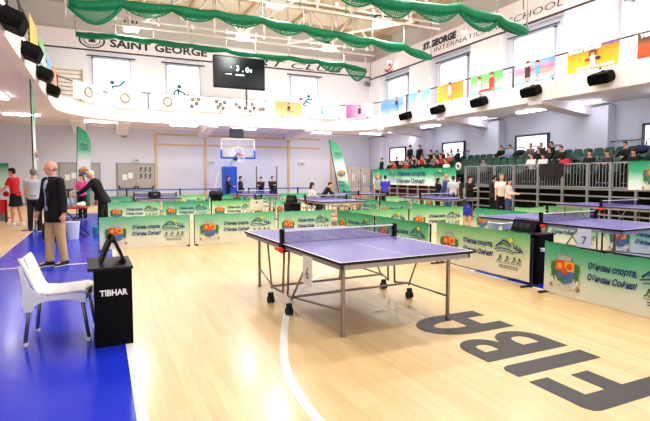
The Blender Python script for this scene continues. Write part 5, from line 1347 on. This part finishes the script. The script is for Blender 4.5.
# --- player in red
P4 = dict(lean=.1, legL=(.1, .06, .08), legR=(-.05, .06, .08), armL=(.45, .1, .5, .2), armR=(.1, .22, .55, .3), head=(.1, .1))
pr = proto('player', P4, .011, 'tee', 'shorts', 'short', fine=True)
p = onZ(17, 225.5); person('young man in red shirt and black shorts facing left', pr, (p.x, p.y, 0), C_L + .05, 1.77, (206, 36, 44), (24, 24, 28), (34, 26, 24), (218, 160, 132), (236, 236, 236), (240, 240, 240), 'tee', 'shorts', eyes=True)
d_ = Vector((math.cos(YAW), -math.sin(YAW), 0)); hp_ = Vector((p.x, p.y, .98)) - d_ * .3
t = thing('table_tennis_racket', 'red table tennis racket in the hand of the young man in red', 'racket', hp_, 0)
q = MB(); q.rod((0, -.008, 0), (0, .008, 0), .085, n=20); bl_ = build('blade', q, redc, t); build('handle', MB().rod((.07, 0, 0), (.17, 0, .02), .014), wood, t)
# --- person in grey behind the bald man
Pst = dict(); pr_st = proto('stand', dict(legL=(.03, .05, .02), legR=(-.03, .05, .02), armL=(.15, .12, .3, 0), armR=(.1, .12, .25, 0)), .018, 'tee', 'trousers', 'short')
p = onZ(27, 232); person('person in a light grey top and dark trousers half hidden by the bald man', pr_st, (p.x + .2, p.y, 0), C_AWAY + .3, 1.72, (190, 192, 196), (34, 34, 42), (120, 110, 100))
# --- arm of a person at the left edge
Psit = dict(hip=.57, legL=(1.4, .1, 1.62), legR=(1.4, .1, 1.62), armL=(.5, .12, .8, .2), armR=(.5, .12, .8, .2), lean=.08)
pr_sit = proto('sit', Psit, .02, 'long', 'trousers', 'short')
# --- woman in pink
pr_w = proto('woman', dict(armL=(.3, .12, 1.1, .3), armR=(.3, .12, 1.0, .3), head=(.2, 0)), .018, 'tee', 'trousers', 'long')
p = onZ(83, 219.5); person('woman in a bright pink top and black trousers behind the stooping man', pr_w, (p.x, p.y, 0), C_CAM - .2, 1.6, (236, 90, 150), (30, 28, 32), (60, 44, 36))
# --- people at the back
pr_j = proto('standj', dict(armL=(.1, .1, .4, .1), armR=(.15, .1, .5, .1), head=(.05, .2)), .02, 'jacket', 'trousers', 'short', skirt=.08)
pr_fold = proto('fold', dict(armL=(.35, .1, 1.6, .75), armR=(.35, .1, 1.6, .75), head=(.12, 0)), .02, 'long', 'trousers', 'short')
pr_wl = proto('womanlong', dict(armL=(.3, .1, 1.2, .5), armR=(.3, .1, 1.2, .5), head=(.1, 0)), .02, 'long', 'trousers', 'long')
pr_lean = proto('lean', dict(lean=.6, hip=.935, legL=(.2, .05, .2), legR=(-.15, .05, .1), armL=(.8, .1, .2, 0), armR=(.3, .15, .6, 0), head=(-.1, 0)), .02, 'long', 'trousers', 'short')
def back(label, pr, px, py, Y, rz, top_c, bot_c=(36, 38, 48), hair_c=(32, 26, 24), **k):
    """stand a person on the floor at depth Y so that the head reaches the surveyed height"""
    p = onY(px, py, Y); return person(label, pr, (p.x, Y, 0), rz, max(1.2, p.z), top_c, bot_c, hair_c, **k)
back('woman in black with long dark hair standing against the blue hoop base', pr_wl, 228, 176, 24.9, C_R, (22, 22, 26), (24, 24, 28), top='long')
back('man in a dark blue jacket standing just right of the hoop', pr_j, 240.3, 176.5, 23.8, C_R + .3, (44, 50, 70), (40, 44, 60), top='jacket')
back('woman in a black jacket and blue jeans, left of the two under the dark poles', pr_fold, 261, 177, 23.5, C_CAM - .4, (30, 30, 36), (50, 62, 96), top='long')
back('man in black with arms folded beside the right dark pole', pr_fold, 272, 176.5, 23.5, C_CAM + .6, (24, 24, 28), (44, 54, 86), top='long')
back('man in black leaning forward over the far table by the feather flag', pr_lean, 323, 180, 17.6, C_R + .2, (24, 24, 28), (24, 24, 28), top='long')
pr_wsit = proto('sitwoman', dict(Psit, lean=.2), .02, 'long', 'trousers', 'long')
p = onY(309, 184, 17.0); person('woman with long dark hair in a white top sitting at the middle table', pr_wsit, (p.x, 17.0, .0), C_R + .3, 1.65, (228, 226, 230), (40, 40, 48), (34, 28, 30), top='long')
t = thing('stool', 'grey stool under the woman in the white top', 'stool', (p.x, 17.0, 0)); build('seat', MB().box((-.2, -.2, .3), (.2, .2, .33), bev=.01), alu, t)
for sx in (-1, 1):
    for sy in (-1, 1): build('leg', MB().rod((sx * .16, sy * .16, .3), (sx * .19, sy * .19, 0), .014), alu, t)
back('boy in a bright blue shirt seen from behind by the big green banner', pr_st, 385.3, 175.5, 18.6, C_AWAY, (70, 70, 200), (30, 32, 44), bottom='trousers')
back('fair-haired child peeping out behind the boy in the blue shirt', pr_st, 378.5, 176, 21.8, C_CAM, (150, 160, 150), (40, 40, 50), (200, 170, 120))
pr_sh = proto('kid', dict(lean=.08, legL=(.05, .07, .05), legR=(-.05, .07, .05), armL=(.3, .15, .7, .2), armR=(.3, .15, .7, .2)), .018, 'tee', 'shorts', 'short')
back('boy in black standing behind the right end of the stand-side table', pr_fold, 470, 176.4, 14.05, C_CAM + .5, (17, 17, 20), (20, 20, 24), top='long')
pr_bend = proto('bend', dict(lean=1.15, hip=.93, legL=(.02, .06, .05), legR=(-.02, .06, .05), armL=(.9, .1, .3, .2), armR=(.9, .1, .3, .2)), .018, 'tee', 'shorts', 'short')
p = onZ(466.5, 228.3); person('small boy in dark top and blue shorts bending over, back to the viewer', pr_bend, (p.x, p.y, 0), C_AWAY + .1, 1.18, (24, 24, 28), (52, 66, 190), (30, 24, 24), (226, 178, 140), bottom='shorts')
back('boy in black sitting at the end of the table in front of the stand', pr_wl, 438.0, 178, 16.1, C_R + .3, (24, 24, 28), (24, 24, 28), top='long')
back('fair-haired person in a denim jacket beside the boy in the pale t-shirt', pr_j, 446.5, 174.5, 15.5, C_AWAY + .8, (74, 96, 140), (60, 120, 180), (206, 160, 110), top='jacket')
back('man in a pale grey t-shirt seen from behind before the stand', pr_st, 453.3, 176, 15.0, C_AWAY - .2, (206, 210, 212), (86, 104, 140), (60, 50, 44))
back('dark-haired person in black partly hidden by the man in the pale t-shirt', pr_st, 459.5, 177.5, 16.0, C_AWAY, (40, 40, 46), (40, 40, 46))
back('person in a dark jacket left of the man in the white shirt by the stand', pr_j, 493.8, 175.5, 13.1, C_R + .3, (44, 36, 36), (28, 28, 32), top='jacket')
back('man in a white shirt with a shoulder strap by the stand', pr_st, 501.5, 174.5, 12.7, C_CAM, (234, 228, 218), (30, 30, 36), (150, 130, 110))
back('woman with black hair in a pale pink jacket before the stand', pr_wl, 508.6, 179, 12.3, C_CAM + .9, (236, 206, 200), (60, 80, 130), (24, 20, 20), top='long')
# the seated person half outside the frame on the left
p = onZ(-2, 226); person('person in black seated at the left picture edge, only an arm in view', pr_sit, (p.x - .5, p.y - .25, 0), C_R - .3, 1.75, (22, 22, 26), (24, 24, 28), top='long')
t = thing('stool', 'low grey stool at the left picture edge', 'stool', (p.x - .5, p.y - .25, 0)); build('seat', MB().box((-.2, -.2, .31), (.2, .2, .34), bev=.01), alu, t)
for sx in (-1, 1):
    for sy in (-1, 1): build('leg', MB().rod((sx * .16, sy * .16, .31), (sx * .19, sy * .19, 0), .014), alu, t)

# --- spectators in the stand
pr_s = {'short': proto('spec', dict(Psit), .024, 'long', 'trousers', 'short'), 'fwd': proto('specf', dict(Psit, lean=.22, head=(.25, .2), armL=(.3, .1, 1.3, .4), armR=(.3, .1, 1.3, .4)), .024, 'long', 'trousers', 'short'),
        'long': proto('specl', dict(Psit, armL=(.4, .1, 1.3, .4), armR=(.4, .1, 1.3, .4)), .024, 'long', 'trousers', 'long')}
pr_up = proto('specu', dict(armL=(.05, .1, .2, .1), armR=(.05, .1, .25, .1)), .022, 'jacket', 'trousers', 'short', skirt=.06)
ROWS = [(15.06, 1.19), (15.86, 1.47), (16.64, 1.72)]
RN = ['front', 'middle', 'top']
BKC, RED, GRY, WHT, LBL, NVY, DGR = (17, 17, 20), (190, 46, 42), (120, 116, 118), (226, 222, 220), (166, 186, 220), (40, 46, 74), (56, 58, 60)
CN = {BKC: 'black', RED: 'red', GRY: 'grey', WHT: 'white', LBL: 'pale blue', NVY: 'navy', DGR: 'dark grey'}
SPEC = [  # px, head-top y, colour, pose ('s' sit, 'f' lean forward, 'l' long hair, 'u' upright)
 (381.8, 158, BKC, 'u', 0), (391.5, 163, BKC, 's', 0), (396.5, 163.5, RED, 'f', 0), (398, 157, BKC, 's', 1), (402.7, 162, BKC, 's', 0), (406.8, 164, RED, 's', 0), (409, 156, GRY, 's', 1), (410.2, 145.2, BKC, 'u', 2),
 (412.8, 161.5, BKC, 's', 0), (414.6, 155.5, BKC, 's', 1), (419.7, 145.2, BKC, 'u', 2), (420.4, 161.5, BKC, 's', 0), (423.6, 156.8, RED, 's', 1), (426.3, 162.5, BKC, 'l', 0), (428.4, 157.5, BKC, 's', 1), (432.2, 150, BKC, 's', 2), (434.6, 157, GRY, 's', 1),
 (436.2, 151, DGR, 's', 2), (439.5, 162.5, BKC, 's', 0), (441.6, 158, RED, 's', 1), (442.4, 151.5, BKC, 's', 2), (447, 160, BKC, 's', 0), (449, 156, RED, 's', 1), (452.6, 150.2, WHT, 's', 2), (457, 150.6, BKC, 's', 2), (483.5, 159.5, GRY, 'u', 0),
 (502.6, 146.5, BKC, 's', 2), (511.3, 144.6, LBL, 's', 2), (532.3, 143.5, GRY, 's', 2), (541.5, 145.2, DGR, 's', 2), (549.2, 144, BKC, 's', 2), (547, 149, BKC, 's', 1), (553.8, 148.5, BKC, 's', 1), (533.4, 155.5, WHT, 'l', 0), (545.6, 156, WHT, 'f', 0), (540, 153, BKC, 's', 1),
 (591.5, 152, BKC, 's', 0), (610.6, 158.5, DGR, 'f', 0), (627.3, 141.5, BKC, 's', 1), (636.8, 154.8, BKC, 'f', 0), (649.5, 149.5, BKC, 's', 0)]
cnt = {}
SPEC.sort(key=lambda a: (a[4], a[0]))
LASTY = [99, 99, 99]
rowcount = {}
for px, py, colr, pose, r in SPEC:
    X, z = ROWS[r]; rowcount[r] = rowcount.get(r, 0) + 1
    if pose == 'u': X = 14.84 if r == 0 else 16.78
    p = onX(px, py, X); n_ = rowcount[r]
    if pose != 'u' and p.y > LASTY[r] - .52: p.y = LASTY[r] - .52
    if pose != 'u': LASTY[r] = p.y
    else: TAKEN[r].append(p.y)
    hd = p.z - z
    act = {'s': 'sitting', 'f': 'leaning forward', 'l': 'with long hair', 'u': 'standing'}[pose]
    lab = '%s-clad spectator %s, %s person from the far end of the %s seat row' % (CN[colr].replace(' ', '-'), act, ('%s' % ORD[n_ - 1]) if n_ <= 20 else 'last', RN[r])
    pr = {'s': pr_s['short'], 'f': pr_s['fwd'], 'l': pr_s['long'], 'u': pr_up}[pose]
    s_ = hd / 1.75 if pose == 'u' else max(.78, min(1.06, (hd - .49) / (.915 if pose != 'f' else .82))); h = s_ * 1.75
    if pose != 'u': z = z + .49 - .465 * s_; add_seat(r, p.y)
    rz = PI / 2 + ((px * 7.3) % 1 - .5) * .4
    if px == 483.5: rz = PI / 2 + .3
    random.seed(int(px * 10)); hc = random.choice([(28, 24, 24), (40, 30, 26), (24, 20, 20), (60, 44, 34)])
    person(lab, pr, (p.x - (.05 if pose != 'u' else 0), p.y, z), rz, h, colr, random.choice([(30, 32, 40), (40, 44, 60), (28, 28, 30)]), hc, top='jacket' if pose == 'u' else 'long')
free = sorted([(yy, r) for r in range(3) for yy in [7.4 + .43 * k for k in range(40)]])
rest = MB()
for yy, r in free:
    if all(abs(yy - t_) > .41 for t_ in TAKEN[r]) and yy < 24:
        if sum(map(len, TAKEN)) < 100: add_seat(r, yy)
        else: join_mesh(rest, seat_me, (SEATROWS[r][0] - BX, yy - SY0, SEATROWS[r][1] + .43)); TAKEN[r].append(yy)
build('far_seats', rest, seat_m, st)['kind'] = 'stuff'
# clothes and things lying on the stand
def jacket_heap(label, px, py, X, rgb, s=(.3, .26, .2), name='jacket'):
    p = onX(px, py, X); q = MB(); q.ball((0, 0, s[2] * .5), (s[0] * .5, s[1] * .5, s[2] * .5), 12); q.ball((s[0] * .2, .08, s[2] * .6), (s[0] * .35, s[1] * .35, s[2] * .35), 10); q.ball((-s[0] * .2, -.08, s[2] * .4), (s[0] * .35, s[1] * .4, s[2] * .4), 10)
    return tag(build(name, q, cmat(rgb), None, (p.x, p.y, p.z - s[2] * .5), smooth=True), label, 'clothing')
jacket_heap('bright red garment lying on the front seat row of the stand', 565.5, 163, 15.0, (206, 30, 60), (.4, .44, .3))
jacket_heap('white garment draped on the rail beside the big green banner', 446.5, 166.5, 14.62, (228, 230, 228), (.2, .5, .26))
jacket_heap('dark jacket heap on the top row between two groups of spectators', 520.5, 152.5, 16.5, (26, 30, 44), (.4, .5, .26))
jacket_heap('navy jacket heap on the middle row at the right picture edge', 641, 149, 16.0, (34, 40, 70), (.4, .5, .3))
q = MB(); p = onX(458, 166.5, 14.6); q.tube([(0, .14 * math.cos(a), .14 * math.sin(a)) for a in [2 * PI * k / 16 for k in range(17)]], .055, 8); tag(build('sun_hat', q, cmat((226, 224, 220)), None, (14.62, p.y, p.z), smooth=True), 'white round hat held up at the right end of the big green banner', 'hat')
p = onX(552.5, 168.5, 14.5); q = MB(); n_ = 8
G = [[q.bm.verts.new((-.06 - .03 * math.sin(i * 1.4), .5 - i / n_ * 1.0, .0 - j * .14 * (1 - .25 * abs(i - n_ / 2) / (n_ / 2)) * (1 + .12 * math.sin(i * 2)))) for i in range(n_ + 1)] for j in range(5)]
for j in range(4):
    for i in range(n_): q.bm.faces.new((G[j][i], G[j][i + 1], G[j + 1][i + 1], G[j + 1][i]))
tag(build('hanging_coat', q, cmat((40, 34, 38)), None, (14.48, p.y, 1.97), smooth=True, norm=False), 'dark coat hung over the front railing of the stand', 'clothing')

# ------------------------------------------------------------------ light of the day and picture settings
w = bpy.data.worlds.new('world'); SC.world = w; w.use_nodes = True
bg = w.node_tree.nodes['Background']; bg.inputs['Color'].default_value = (1, .985, .97, 1); bg.inputs['Strength'].default_value = 1.3
LOOK = 'Medium High Contrast'
SC.view_settings.view_transform = 'Standard'; SC.view_settings.look = LOOK; SC.view_settings.exposure = -.26; SC.view_settings.gamma = 1
SC.cycles.use_denoising = True
SC.cycles.max_bounces = 8; SC.cycles.diffuse_bounces = 5; SC.cycles.transparent_max_bounces = 16
